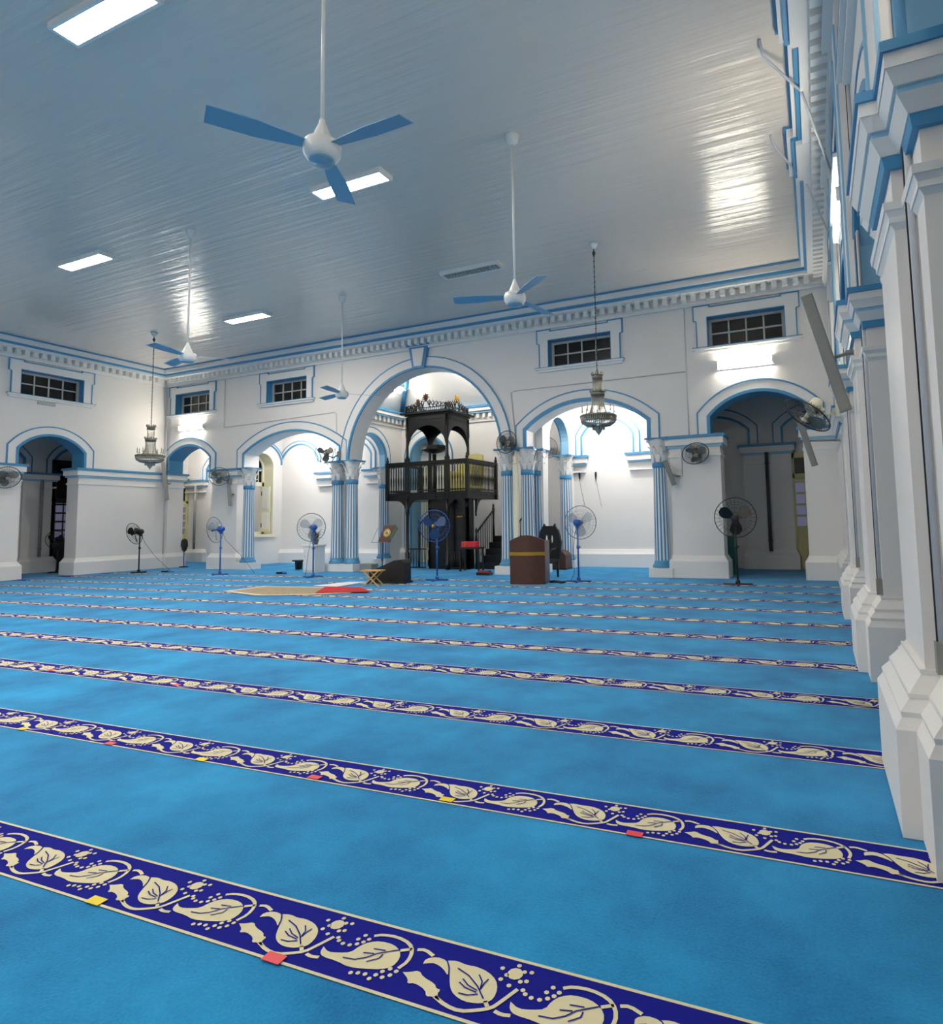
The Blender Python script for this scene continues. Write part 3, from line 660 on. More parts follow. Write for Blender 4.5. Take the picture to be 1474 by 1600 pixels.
# ------------------------------------------------------------------ ceiling fans
def ceiling_fan(loc, a0, label):
    t = thing('ceiling_fan', label, 'ceiling fan', loc, 0, 'ceiling fans on long rods')
    mb = MB(); mb.lathe([(.03, -.16), (.085, -.1), (.1, -.02), (.1, 0)], 'fan_white', 20); mb.build('canopy', t)
    mb = MB(); mb.tube([(0, 0, -.1), (0, 0, -2.35)], .017, 'fan_white', 10); mb.build('rod', t)
    mb = MB(); mb.lathe([(.022, -2.26), (.03, -2.3), (.09, -2.44), (.1, -2.46)], 'fan_white', 24)
    mb.lathe([(.1, -2.46), (.15, -2.48), (.165, -2.52), (.16, -2.58), (.135, -2.62), (.115, -2.64)], 'fan_white', 28); h = mb.build('motor', t)
    mb = MB(); mb.lathe([(.112, -2.63), (.11, -2.655), (.0, -2.665)], 'blade_blue', 24); mb.build('cap', h)
    for k in range(3):
        a = a0+k*2*pi/3; M = Matrix.Rotation(a, 4, 'Z')
        mb = MB(); n = 6; vs = []
        for i in range(n+1):
            r = .15+(.92-.15)*i/n; wd = .05+.045*min(1, i/3); tw = .2
            for (s_, dz) in ((-1, 0), (1, 0), (1, .008), (-1, .008)): vs.append((r, s_*wd, -2.53+s_*wd*tw+dz-.012*i/n))
        fs = [(0, 1, 2, 3), (n*4, n*4+3, n*4+2, n*4+1)]
        for i in range(n):
            for q in range(4): fs.append((i*4+q, i*4+4+q, i*4+4+(q+1) % 4, i*4+(q+1) % 4))
        mb.add(vs, fs, 'blade_blue'); mb.xform(M); mb.build('blade', t)
    return t
ceiling_fan((-3.83, 4.05, ZC), radians(238), 'nearest ceiling fan, blue blades and white motor on a long rod')
ceiling_fan((-3.93, 8.12, ZC), radians(200), 'ceiling fan on a long rod between the big fan and the right chandelier')
ceiling_fan((-11.0, 8.1, ZC), radians(44), 'ceiling fan hanging before the back left corner')
ceiling_fan((-10.85, 12.25, ZC), radians(44), 'far ceiling fan on a long rod left of the keystone')

# ------------------------------------------------------------------ chandeliers
def chandelier(loc, label):
    t = thing('chandelier', label, 'chandelier', loc, 0, 'pair of crystal chandeliers')
    mb = MB(); mb.lathe([(.02, -.12), (.05, -.1), (.09, -.03), (.1, 0)], 'fan_white', 16); mb.build('canopy', t)
    mb = MB(); mb.tube([(0, 0, -.1), (0, 0, -.2)], .012, 'chain', 6); mb.lathe([(0, -.3), (.035, -.24), (.04, -.2), (0, -.15)], 'chain', 6)
    for i in range(45): 
        z = -.28-.056*i; mb.ring(.016, .005, 'chain', (0, 0, z), 'x' if i % 2 else 'y', 8, 4)
    mb.tube([(0, 0, -.2), (0, 0, -2.9)], .007, 'chain', 5)
    mb.build('chain', t)
    H = -2.84
    def crown(R, z, h, name):
        mb = MB(); mb.lathe([(R*.9, z-h), (R, z), (R*.97, z), (R*.87, z-h)], 'brass_old', 18)
        for i in range(12):
            a = 2*pi*i/12; x, y = R*cos(a), R*sin(a)
            mb.lathe([(.014, z-.01), (.02, z+.02), (.008, z+.05), (0, z+.065)], 'crystal', 5, (x, y, 0))
        mb.build(name, t)
    crown(.115, H, .1, 'top_crown'); crown(.155, H-.36, .09, 'middle_crown')
    def strands(z0, r0, z1, r1, n, bow=0, name='crystal_strands'):
        mb = MB()
        for i in range(n):
            a = 2*pi*i/n; P = []
            for k in range(5):
                u = k/4; r = r0+(r1-r0)*u*u-bow*sin(pi*u); P.append((r*cos(a), r*sin(a), z0+(z1-z0)*u))
            mb.tube(P, .006, 'crystal', 4)
        o = mb.build(name, t); o['kind'] = 'stuff'
    strands(H-.1, .1, H-.36, .1, 26, .01); strands(H-.45, .13, H-.86, .22, 36, .015)
    mb = MB(); mb.lathe([(.37, H-.85), (.385, H-.86), (.385, H-.89), (.365, H-.9)], 'brass_old', 32); mb.lathe([(.2, H-.82), (.22, H-.84), (.2, H-.87)], 'brass_old', 24)
    for i in range(8):
        a = 2*pi*i/8; mb.tube([(.2*cos(a), .2*sin(a), H-.85), (.37*cos(a), .37*sin(a), H-.88)], .008, 'brass_old', 4)
    mb.build('basket_rim', t)
    mb = MB()
    for i in range(52):
        a = 2*pi*i/52; P = [(.375*cos(a), .375*sin(a), H-.89), (.35*cos(a), .35*sin(a), H-1.0), (.26*cos(a), .26*sin(a), H-1.06), (.13*cos(a), .13*sin(a), H-1.09)]
        mb.tube(P, .009, 'crystal', 4)
    mb.ring(.36, .012, 'brass_old', (0, 0, H-.97), 'z', 32, 4); mb.ring(.27, .012, 'crystal', (0, 0, H-1.055), 'z', 28, 4)
    o = mb.build('bead_basket', t); o['kind'] = 'stuff'
    mb = MB()
    for i in range(14):
        a = 2*pi*i/14; mb.lathe([(0, H-1.17), (.018, H-1.13), (0, H-1.06)], 'crystal', 5, (.12*cos(a), .12*sin(a), 0))
    mb.lathe([(.1, H-1.08), (.085, H-1.15), (.05, H-1.21), (.015, H-1.25), (0, H-1.29)], 'crystal', 10, smooth=False); mb.build('drop_cone', t)
    for i in range(8):
        a = 2*pi*(i+.5)/8; r = .33; x, y = r*cos(a), r*sin(a)
        mb = MB(); mb.tube([(x*.75, y*.75, H-.86), (x*.95, y*.95, H-.83), (x, y, H-.78)], .007, 'brass_old', 5)
        mb.lathe([(0, H-.79), (.03, H-.775), (.012, H-.76), (.012, H-.68), (.004, H-.64), (0, H-.62)], 'crystal', 7, (x, y, 0)); mb.build('candle_arm', t)
    return t
chandelier((-4.03, 12.2, ZC), 'right crystal chandelier hanging in front of the wide arch')
chandelier((-17.85, 12.05, ZC), 'left crystal chandelier hanging by the back left corner')

# ------------------------------------------------------------------ fans
def fan_head(parent, R, cm, wm, bm_, tilt, rz, loc, hub=None, guard=28, wr=.0019):
    # faces -y before rotation
    M = Matrix.Translation(loc) @ Matrix.Rotation(rz, 4, 'Z') @ Matrix.Rotation(tilt, 4, 'X')
    mb = MB(); mb.ring(R, .010, wm, (0, -.2, 0), 'y', 40, 6)
    for rr, yy in ((R*.22, -.285), (R*.5, -.27), (R*.78, -.25), (R*.3, -.1), (R*.68, -.125)): mb.ring(rr, .0028, wm, (0, yy, 0), 'y', 32, 3)
    for i in range(guard):
        a = 2*pi*i/guard; c_, s_ = cos(a), sin(a)
        mb.tube([(R*.22*c_, -.285, R*.22*s_), (R*.6*c_, -.265, R*.6*s_), (R*.93*c_, -.23, R*.93*s_), (R*c_, -.2, R*s_), (R*.9*c_, -.14, R*.9*s_), (R*.2*c_, -.09, R*.2*s_)], wr, wm, 3)
    mb.xform(M); mb.build('cage', parent)
    for k in range(3):
        a = k*2*pi/3+.5; mb = MB(); vs = []; n = 5
        for i in range(n+1):
            r = .04+(R*.84-.04)*i/n; w_ = (.03, .07, .1, .12, .11, .05)[i]*R/.4; tw = .45
            for (s_, d) in ((-1, 0), (1, 0), (1, .006), (-1, .006)): vs.append((r*cos(a)-s_*w_*sin(a), -.19+s_*w_*tw+d, r*sin(a)+s_*w_*cos(a)))
        fs = [(0, 1, 2, 3), (n*4, n*4+3, n*4+2, n*4+1)]+[(i*4+q, i*4+4+q, i*4+4+(q+1) % 4, i*4+(q+1) % 4) for i in range(n) for q in range(4)]
        mb.add(vs, fs, bm_); mb.xform(M); mb.build('blade', parent)
    mb = MB(); mb.lathe([(.0, -.31), (.04, -.3), (.05, -.285)], hub or cm, 14, ax='y'); mb.lathe([(.03, -.285), (.03, -.1)], cm, 10, ax='y'); mb.xform(M); mb.build('hub', parent)
    mb = MB(); mb.lathe([(.05, -.1), (.085, -.08), (.09, .06), (.07, .1), (.03, .115), (0, .115)], cm, 16, ax='y'); mb.box(-.035, .035, -.04, .04, -.15, -.03, cm)
    mb.xform(M); mb.build('motor', parent)
def stand_fan(loc, rz, tilt, cm, wm, bm_, label, h=1.4, R=.4, hub=None, lean=0, cord=None, base=None):
    t = thing('pedestal_fan', label, 'fan', loc, 0, 'pedestal fans')
    mb = MB()
    for a in (0.15, pi/2+.15): 
        c_, s_ = cos(a), sin(a); mb.tube([(-.3*c_, -.3*s_, .022), (.3*c_, .3*s_, .022)], .022, base or cm, 6)
    mb.lathe([(.05, .02), (.05, .08), (.032, .12)], cm, 12); mb.build('base', t)
    mb = MB(); mb.tube([(0, 0, .05), (0, 0, h-.14)], .021, cm, 10); mb.lathe([(.034, .78), (.034, .86)], cm, 10); mb.tube([(.02, 0, .82), (.07, 0, .82)], .012, cm, 6); mb.build('pole', t)
    fan_head(t, R, cm, wm, bm_, tilt, rz, (0, 0, h), hub)
    if cord:
        mb = MB(); mb.tube([(0, .03, h-.02)]+cord, .006, 'black_plastic', 5); mb.build('power_cord', t)
    return t
stand_fan((-5.22, 14.0, 0), pi, 0, 'fan_blue', 'wire', 'blade_clear', 'blue pedestal fan standing right of the large brown lectern', cord=[(-.12, .1, 1.1), (-.16, .1, .7), (-.13, .05, .2), (-.2, 0, .01)], hub='gold')
stand_fan((-13.03, 13.6, 0), radians(-119), 0, 'fan_blue', 'wire', 'blade_clear', 'blue pedestal fan standing before the white cabinet with the potted plant', cord=[(-.16, .05, 1.0), (-.25, .05, .6), (-.38, .1, .05)], hub='red_rug')
stand_fan((-16.86, 13.7, 0), radians(-72), radians(8), 'fan_blue', 'wire', 'blade_clear', 'blue pedestal fan turned sideways by the leftmost fluted column', cord=[(.1, .1, 1.05), (.5, .3, .6), (.9, .5, .02)])
stand_fan((-20.65, 13.68, 0), radians(-69), radians(16), 'black_plastic', 'wire_dark', 'black_plastic', 'black pedestal fan alone by the left end of the back wall', h=1.35, R=.36, cord=[(.1, .1, 1.0), (.4, .3, .5), (.75, .6, .02)])
stand_fan((-8.88, 13.55, 0), radians(15), radians(5), 'fan_blue', 'fan_blue', 'fan_navy', 'dark blue bladed pedestal fan in front of the black wooden pulpit', hub='gold')
stand_fan((-1.62, 14.1, 0), radians(185), radians(-6), 'black_plastic', 'wire_dark', 'black_plastic', 'black pedestal fan before the unlit right doorway', h=1.42, R=.44, base='brown_wood')
stand_fan((-24.0, 13.05, 0), radians(40), radians(5), 'black_plastic', 'wire_dark', 'black_plastic', 'black pedestal fan in the side aisle before the dark glazed door', h=1.15, R=.3)
# sanitiser stand seen through the narrow corner arch
t = thing('floor_stand', 'dark slim stand with black padded head beyond the narrow corner arch', 'stand', (-21.6, 16.0, 0))
mb = MB(); mb.lathe([(.16, 0), (.16, .03), (.03, .05)], 'black_plastic', 16); mb.build('base', t)
mb = MB(); mb.tube([(0, 0, .03), (-.02, 0, .75)], .018, 'fan_blue', 8); mb.build('pole', t)
mb = MB(); mb.lathe([(0, .55), (.1, .62), (.17, .8), (.15, .98), (.08, 1.05), (0, 1.06)], 'black_plastic', 14); mb.xform(Matrix.Scale(.55, 4, (0, 1, 0))); mb.build('head', t)
def wall_fan(loc, rz, tilt, arm, label, R=.28, cm='grey_metal', wm='wire_dark', bm_='grey_metal'):
    t = thing('wall_fan', label, 'fan', loc, 0, 'fans fixed to the walls')
    ax, ay, az = arm     # from head to wall plate
    mb = MB(); mb.tube([(0, 0, -.1), (ax*.5, ay*.5, -.16), (ax, ay, az)], .02, cm, 8); s_ = .06
    mb.box(ax-s_, ax+s_, ay-s_, ay+s_, az-.1, az+.1, cm); mb.build('bracket', t)
    fan_head(t, R*1.12, cm, wm, bm_, tilt, rz, (0, 0, 0), guard=40, wr=.003)
    return t
wall_fan((-18.85, 15.2, 3.25), radians(50), radians(15), (.1, .34, -.2), 'grey wall fan on the pier left of the open shutter arch')
wall_fan((-14.05, 15.2, 3.75), radians(30), radians(15), (.2, .34, -.05), 'grey wall fan above the capitals left of the big arch')
wall_fan((-7.8, 15.2, 3.68), radians(60), radians(18), (.1, .34, -.05), 'grey wall fan above the capitals right of the big arch')
wall_fan((-2.62, 15.2, 3.12), radians(20), radians(42), (.05, .34, -.2), 'grey wall fan tilted down under the moulding of the right pier')
wall_fan((.06, 10.25, 3.12), radians(-62), radians(50), (.34, .05, -.1), 'wall fan with cream motor on the right wall beside the large speaker', .33, 'cream_paint', 'wire_dark', 'grey_metal')
wall_fan((-21.9, 10.4, 3.12), radians(80), radians(25), (-.28, .0, -.15), 'grey wall fan cut by the left edge of the picture', .3)
wall_fan((-8.0, 19.05, 3.9), radians(0), radians(10), (.0, .22, -.1), 'pale wall fan inside the porch seen through the pulpit canopy', .3, 'fan_white', 'wire', 'fan_white')
wall_fan((-24.95, 15.8, 3.3), radians(70), radians(10), (-.42, 0, 0), 'dark wall fan in the left side aisle', .26)

# ------------------------------------------------------------------ column speakers
def col_speaker(top, bot, wall_pt, label, w_=.12, d=.11):
    a, b = Vector(top), Vector(bot); L = (a-b).length; ctr = (a+b)/2
    t = thing('column_speaker', label, 'speaker', tuple(b), 0, 'long column loudspeakers')
    zax = (a-b).normalized(); c = (Vector((0, 0, 1.45))-ctr).normalized(); fr = (c-zax*c.dot(zax)).normalized(); sd = zax.cross(fr)
    M = Matrix((sd, fr, zax)).transposed().to_4x4()
    mb = MB(); mb.box(-w_/2, w_/2, -d, 0, 0, L, 'grey_metal'); mb.xform(M); cb = mb.build('cabinet', t, bevel=.008)
    mb = MB(); mb.box(-w_/2+.015, w_/2-.015, 0, .008, .02, L-.02, 'grille_grey'); mb.xform(M); mb.build('grille', t)
    mid = M @ Vector((0, -d, L*.45)); wp = Vector(wall_pt)-b
    mb = MB(); mb.tube([mid, wp], .018, 'grey_metal', 8)
    mb.lathe([(.05, -.02), (.05, .02)], 'grey_metal', 10, tuple(wp)); mb.build('bracket', t)
    return t
col_speaker((.02, 6.85, 3.72), (.33, 7.0, 2.5), (.40, 7.0, 3.1), 'long grey column speaker leaning out from the near right pier', .115, .1)
col_speaker((-.26, 13.1, 3.5), (.02, 13.3, 2.42), (.46, 13.3, 2.9), 'grey column speaker hanging before the right edge of the dark doorway')
col_speaker((-3.35, 15.25, 2.88), (-3.17, 15.4, 2.27), (-3.1, 15.55, 2.5), 'short grey column speaker leaning from the pier by the right fluted column')
col_speaker((-18.5, 15.3, 2.9), (-18.5, 15.38, 2.18), (-18.6, 15.55, 2.6), 'grey column speaker below the wall fan on the left pier')
col_speaker((-21.95, 15.3, 3.9), (-21.75, 15.38, 2.5), (-21.9, 15.55, 3.1), 'grey column speaker upright in the back left corner')

# ------------------------------------------------------------------ pulpit
def pulpit():
    X0, X1, YF, YB = -12.85, -9.83, 16.7, 18.6
    cx0, cx1, cyb = -12.1, -10.58, 18.05
    B = 'black_paint'; W = 'dark_wood'
    t = thing('wooden_pulpit', 'tall black carved wooden pulpit with canopy, balcony and stair under the big arch', 'pulpit', (-11.3, 17.6, 0))
    O = Vector((-11.3, 17.6, 0))
    def bd(mb, name, p=t): mb.v = [tuple(Vector(v)-O) for v in mb.v]; return mb.build(name, p)
    # posts
    for x, y in ((cx0, YF+.05), (cx1, YF+.05), (cx0, cyb), (cx1, cyb)):
        mb = MB(); mb.lathe([(.085, 0), (.085, .2), (.06, .24), (.075, .5), (.05, .56), (.05, 1.7), (.065, 1.78), (.065, 2.2)], B, 12, (x, y, 0))
        mb.box(x-.06, x+.06, y-.06, y+.06, 2.2, 3.55, B); mb.lathe([(.07, 3.55), (.05, 3.62), (.04, 4.2), (.055, 4.3), (.05, 4.9)], B, 12, (x, y, 0)); bd(mb, 'post')
    # balcony floor and beams
    mb = MB(); mb.box(X0, X1, YF, YB, 2.2, 2.42, B); mb.box(X0-.03, X1+.03, YF-.03, YB+.03, 2.38, 2.44, B); bd(mb, 'balcony_floor')
    mb = MB()
    for i in range(9): mb.lathe([(.0, 2.32), (.03, 2.3), (.0, 2.27)], W, 8, (X0+.2+i*.33, YF-.03, 0))
    mb.box(-11.9, -11.65, YF-.05, YF-.03, 2.44, 2.52, 'grey_metal'); bd(mb, 'beam_studs')
    # brackets under the balcony
    def brk(mb, x, y, s_, ax='x', r=.42, z=2.2):
        n = 8; P = [(0, 0)]
        for i in range(n+1):
            a = pi/2*i/n; P.append((r-r*sin(a), -(r*1.25)*(1-0)+(r*1.25)*(1-cos(a)) if 0 else -r*1.3*(1-sin(0))+r*1.3*(1-cos(a))))
        P = [(0, 0), (r, 0)]+[(r*(1-sin(pi/2*i/n)), -r*1.3*(1-cos(pi/2*i/n))) for i in range(n+1)]
        P = [(0, 0)]+[(r-r*sin(a_), -r*1.3*(1-cos(a_))) for a_ in [pi/2*i/n for i in range(n+1)]]
        if ax == 'x': mb.prism([(x+s_*a, z+b) for a, b in P], y-.03, y+.03, B, 'xz')
        else: mb.prism([(y+s_*a, z+b) for a, b in P], x-.03, x+.03, B, 'yz')
    for a_ in ((cx0, YF+.05, -1), (cx0, YF+.05, 1), (cx1, YF+.05, -1), (cx1, YF+.05, 1), (cx0, YF+.05, 1, 'y'), (cx1, YF+.05, 1, 'y'), (X1-.15, YF+.05, -1), (X1-.1, 17.4, 1, 'y')):
        mb = MB(); brk(mb, *a_); bd(mb, 'arch_bracket')
    # enclosed body with door
    mb = MB(); mb.box(-11.45, -9.98, 17.0, 17.06, 0, 2.2, B); mb.box(-10.04, -9.98, 17.0, 17.35, 0, 2.2, B); mb.box(-11.45, -11.39, 17.0, 18.4, 0, 2.2, B)
    mb.box(-11.45, -9.98, 16.97, 17.0, 1.95, 2.1, W); mb.box(-10.55, -10.47, 16.96, 17.0, 0, 2.1, W); bd(mb, 'body')
    mb = MB(); mb.box(-10.45, -10.06, 16.955, 16.995, .08, 1.92, B); mb.box(-10.38, -10.12, 16.945, 16.957, .2, .9, W); mb.box(-10.38, -10.12, 16.945, 16.957, 1.05, 1.8, W); d = bd(mb, 'door')
    mb = MB(); mb.box(-10.35, -10.15, 16.92, 16.945, 1.62, 1.66, 'gold'); bd(mb, 'name_plate', d)
    # railings: rails as parts, every baluster a part
    prof = [(.012, 0), (.02, .06), (.012, .14), (.02, .3), (.026, .42), (.014, .56), (.018, .74), (.012, .88), (.012, .95)]
    me0 = None
    def baluster(x, y, z=2.44, s_=1.0):
        nonlocal me0
        if me0 is None:
            mb = MB(); mb.lathe(prof, B, 6); me0 = mb.build('baluster', t); o = me0
        else: o = me0.copy(); COL.objects.link(o)
        o.location = Vector((x, y, z))-O; o.scale = (1, 1, s_)
    def rail(P, Q, n, z=2.44):
        P, Q = Vector(P), Vector(Q); mb = MB(); dirv = (Q-P).normalized(); nv = Vector((-dirv.y, dirv.x))*.035
        vs = [(P.x+nv.x, P.y+nv.y, z+.93), (P.x-nv.x, P.y-nv.y, z+.93), (Q.x-nv.x, Q.y-nv.y, z+.93), (Q.x+nv.x, Q.y+nv.y, z+.93)]
        mb.hexa([(a, b, c) for a, b, c in vs], [(a, b, c+.07) for a, b, c in vs], B); mb.hexa([(a, b, c-.93+.04) for a, b, c in vs], [(a, b, c-.93+.08) for a, b, c in vs], B); bd(mb, 'handrail')
        for i in range(n):
            u = (i+.5)/n; baluster(P.x+(Q.x-P.x)*u, P.y+(Q.y-P.y)*u, z)
    rail((X0, YF), (X1, YF), 31); rail((X1, YF), (X1, YB), 20); rail((X0, YF), (X0, YB), 14)
    for x, y in ((X0, YF), (X1, YF), (X1, YB), (X0, YB)):
        mb = MB(); mb.box(x-.05, x+.05, y-.05, y+.05, 2.2, 3.44, B); mb.lathe([(.03, 3.44), (.055, 3.5), (.03, 3.56), (.035, 3.6), (0, 3.66)], B, 10, (x, y, 0)); bd(mb, 'newel_post')
    # pointed heads between the first balusters
    mb = MB()
    for k in range(30):
        x = X0+(X1-X0)*(k+1)/31; mb.prism([(x-.05, 3.37), (x+.05, 3.37), (x+.012, 3.27), (x-.012, 3.27)], YF-.012, YF+.012, B, 'xz')
    for k in range(19):
        y = YF+(YB-YF)*(k+1)/20; mb.prism([(y-.05, 3.37), (y+.05, 3.37), (y+.012, 3.27), (y-.012, 3.27)], X1-.012, X1+.012, B, 'yz')
    bd(mb, 'rail_fretwork')
    # canopy with arched spandrels
    Z0, Z1 = 4.55, 4.93
    mb = MB(); mb.box(cx0-.06, cx1+.06, YF, cyb+.06, Z1, Z1+.1, B); mb.box(cx0-.17, cx1+.17, YF-.12, cyb+.17, Z1+.05, Z1+.11, B); bd(mb, 'canopy_roof')
    def span(plane, h, a0, a1_):
        mb = MB(); ap = arch_path(a0+.05, a1_-.05, 3.98, 3.98, 4.6, 14)
        # spandrel panel above the arch
        out_ = [(a0+.03, 3.98)]+ap+[(a1_-.03, 3.98), (a1_-.03, Z1), (a0+.03, Z1)]
        mb.prism(out_, h-.02, h+.02, B, plane)
        mb.prism([(a0+.2, Z1-.14), (a1_-.2, Z1-.14), (a1_-.2, Z1-.12), (a0+.2, Z1-.12)], h-.04, h+.04, W, plane)
        bd(mb, 'spandrel_panel')
    span('xz', YF+.05, cx0, cx1); span('xz', cyb, cx0, cx1); span('yz', cx0, YF+.05, cyb); span('yz', cx1, YF+.05, cyb)
    # cresting: scrolls rising to a star
    def crest(P, Q, star, lab):
        P, Q = Vector(P), Vector(Q); L = (Q-P).length; d_ = (Q-P)/L; z = Z1+.11; mb = MB()
        def w3(s_, zz): return (P.x+d_.x*s_, P.y+d_.y*s_, zz)
        mb.tube([w3(0, z+.02), w3(L, z+.02)], .02, B, 6); mb.tube([w3(0, z+.13), w3(L, z+.13)], .014, B, 6)
        n = int(L/.075)
        for i in range(n): mb.tube([w3((i+.5)*L/n, z), w3((i+.5)*L/n, z+.13)], .012, B, 5)
        m_ = L/2
        for s_ in (-1, 1):
            for k in range(5):
                c_ = m_+s_*(.13+k*.135); hh = .33-.055*k; r = .05
                pts = [w3(c_+s_*r*cos(a)*1.1, z+.13+hh*.45+r*1.3*sin(a)) for a in [pi*2*i/12 for i in range(10)]]
                mb.tube(pts, .013, 'star_brown' if k % 2 else B, 5)
                mb.tube([w3(c_, z+.13), w3(c_+s_*.05, z+.13+hh*.5), w3(c_-s_*.02, z+.13+hh)], [.014, .016, .004], B, 5)
                mb.tube([w3(c_+.05, z+.13), w3(c_, z+.13+hh*.3), w3(c_+s_*.07, z+.13+hh*.75)], [.01, .014, .004], B, 5)
        for i in range(13):
            a = pi*i/12; mb.tube([w3(m_+.1*cos(a), z+.13+.2*sin(a)), w3(m_+.13*cos(a), z+.16+.25*sin(a))], .01, B, 4)
        bd(mb, 'cresting')
        mb = MB(); nn = Vector((-d_.y, d_.x)); c_ = Vector(w3(m_, z+.47)); pts = []
        for i in range(16):
            r = .13 if i % 2 == 0 else .07; a = pi*i/8+pi/2; pts.append((r*cos(a), r*sin(a)))
        ring_ = [c_+Vector((d_.x*a, d_.y*a, b)) for a, b in pts]
        f_ = [p+Vector((nn.x, nn.y, 0))*.02 for p in ring_]; b_ = [p-Vector((nn.x, nn.y, 0))*.02 for p in ring_]; k = 16
        cf = c_+Vector((nn.x, nn.y, 0))*.04; cb = c_-Vector((nn.x, nn.y, 0))*.04
        vs = f_+b_+[cf, cb]; fs = [(i, (i+1) % k, 2*k) for i in range(k)]+[(k+(i+1) % k, k+i, 2*k+1) for i in range(k)]+[(i, k+i, k+(i+1) % k, (i+1) % k) for i in range(k)]
        mb.add(vs, fs, star); bd(mb, 'star_finial')
    crest((cx0, YF), (cx1, YF), 'star_brown', 'f'); crest((cx1, YF), (cx1, cyb), 'star_gold', 's'); crest((cx0, cyb), (cx1, cyb), 'star_brown', 'b'); crest((cx0, YF), (cx0, cyb), 'star_brown', 'l')
    for x, y in ((cx0, YF), (cx1, YF), (cx1, cyb), (cx0, cyb)):
        mb = MB(); mb.lathe([(.035, Z1+.11), (.03, Z1+.24), (.012, Z1+.32), (0, Z1+.42)], B, 8, (x, y, 0)); bd(mb, 'corner_spike')
    # sounding board on its post
    mb = MB(); mb.lathe([(0, 4.06), (.42, 4.02), (.44, 3.88), (.24, 3.8), (.06, 3.76)], B, 8, (-11.55, 17.5, 0), smooth=False); mb.lathe([(.07, 2.42), (.05, 3.0), (.07, 3.74)], B, 12, (-11.55, 17.5, 0)); bd(mb, 'sounding_board')
    # low gate rails under the balcony
    mb = MB(); mb.box(cx0, -11.4, YF+.04, YF+.07, .62, .66, B); mb.box(cx0, -11.4, YF+.04, YF+.07, .04, .08, B)
    for i in range(6): mb.lathe([(.012, .06), (.02, .3), (.012, .63)], B, 6, (cx0+.12+i*.11, YF+.055, 0))
    for i in range(7): mb.lathe([(.01, .66), (.014, 1.2), (.01, 1.55+.06*i)], B, 5, (-12.0+i*.1, 17.3, 0))
    mb.tube([(-12.02, 17.3, 1.42), (-11.4, 17.3, 1.95)], .025, B, 6); mb.lathe([(.045, .0), (.03, .5), (.05, 1.3), (.02, 1.42), (.035, 1.5), (0, 1.56)], B, 8, (-12.03, 17.3, 0)); bd(mb, 'lower_gate')
    # front right low grille
    mb = MB(); mb.box(-10.55, -9.9, YF+.04, YF+.07, .5, .54, B); mb.box(-10.55, -9.9, YF+.04, YF+.07, .04, .08, B)
    for i in range(8): mb.lathe([(.012, .06), (.02, .25), (.012, .52)], B, 6, (-10.5+i*.08, YF+.055, 0))
    bd(mb, 'front_grille')
    # stair
    for i in range(5):
        mb = MB(); mb.box(-9.75, -8.5, 17.2+i*.24, 18.6, i*.2, (i+1)*.2, B); bd(mb, 'stair_step')
    for x in (-9.78, -8.52):
        mb = MB(); mb.lathe([(.05, 0), (.035, .3), (.05, .9), (.03, 1.1), (.045, 1.2), (0, 1.3)], B, 8, (x, 17.15, 0)); mb.lathe([(.045, 1.0), (.03, 1.5), (.045, 1.9), (.03, 1.95), (.04, 2.0), (0, 2.08)], B, 8, (x, 18.3, 0))
        mb.tube([(x, 17.15, 1.12), (x, 18.3, 1.85)], .03, B, 6)
        for i in range(7): mb.tube([(x, 17.3+i*.14, .2*int((i*.14+.1)/.24+1)), (x, 17.3+i*.14, 1.2+i*.09)], .012, B, 5)
        bd(mb, 'stair_rail')
    return t
pulpit()
# pale yellow draped seat on the balcony
t = thing('draped_chair', 'pale yellow draped seat on the pulpit balcony behind the railing', 'chair', (-10.35, 17.45, 2.44))
mb = MB(); mb.box(-.42, .42, -.3, .35, 0, .42, 'seat_yellow'); mb.build('seat', t, bevel=.05)
mb = MB(); mb.prism([(-.42, .4), (.5, .4), (.52, 1.2), (.38, 1.25), (.1, 1.22), (-.2, 1.12), (-.42, .95)], .2, .34, 'seat_yellow', 'xz'); mb.build('backrest', t, bevel=.03)
for x in (-.45, .4): mb = MB(); mb.box(x, x+.1, -.3, .3, .2, .68, 'seat_yellow'); mb.build('armrest', t, bevel=.03)
# niche frame (cream pilasters in the recess)
mb = MB()
for x0 in (-13.55, -12.75): 
    for i in range(5): mb.box(x0+i*.085, x0+.055+i*.085, PY+.42, PY+.5, .1, 3.6, 'cream_paint')
    mb.box(x0-.05, x0+.47, PY+.5, PY+.6, 0, 3.75, 'cream_paint')
mb.box(-13.6, -12.28, PY+.42, PY+.6, 3.6, 3.85, 'cream_paint'); tag(mb.build('niche_frame', loc=(0, 0, 0)), 'cream fluted frame standing in the niche behind the pulpit', 'frame')

# ------------------------------------------------------------------ floor objects
O_ = (-6.27, 13.55, 0)
t = thing('lectern', 'large brown lectern with curved front and gold band, nearest the fluted columns', 'lectern', O_, radians(12))
mb = MB(); n = 12; P = [(-.42+.84*i/n, -.3-.09*sin(pi*i/n)) for i in range(n+1)]+[(.42, .25), (.38, .25), (.38, -.22), (-.38, -.22), (-.38, .25), (-.42, .25)]
mb.prism(P, 0, 1.0, 'brown_wood', 'xy')
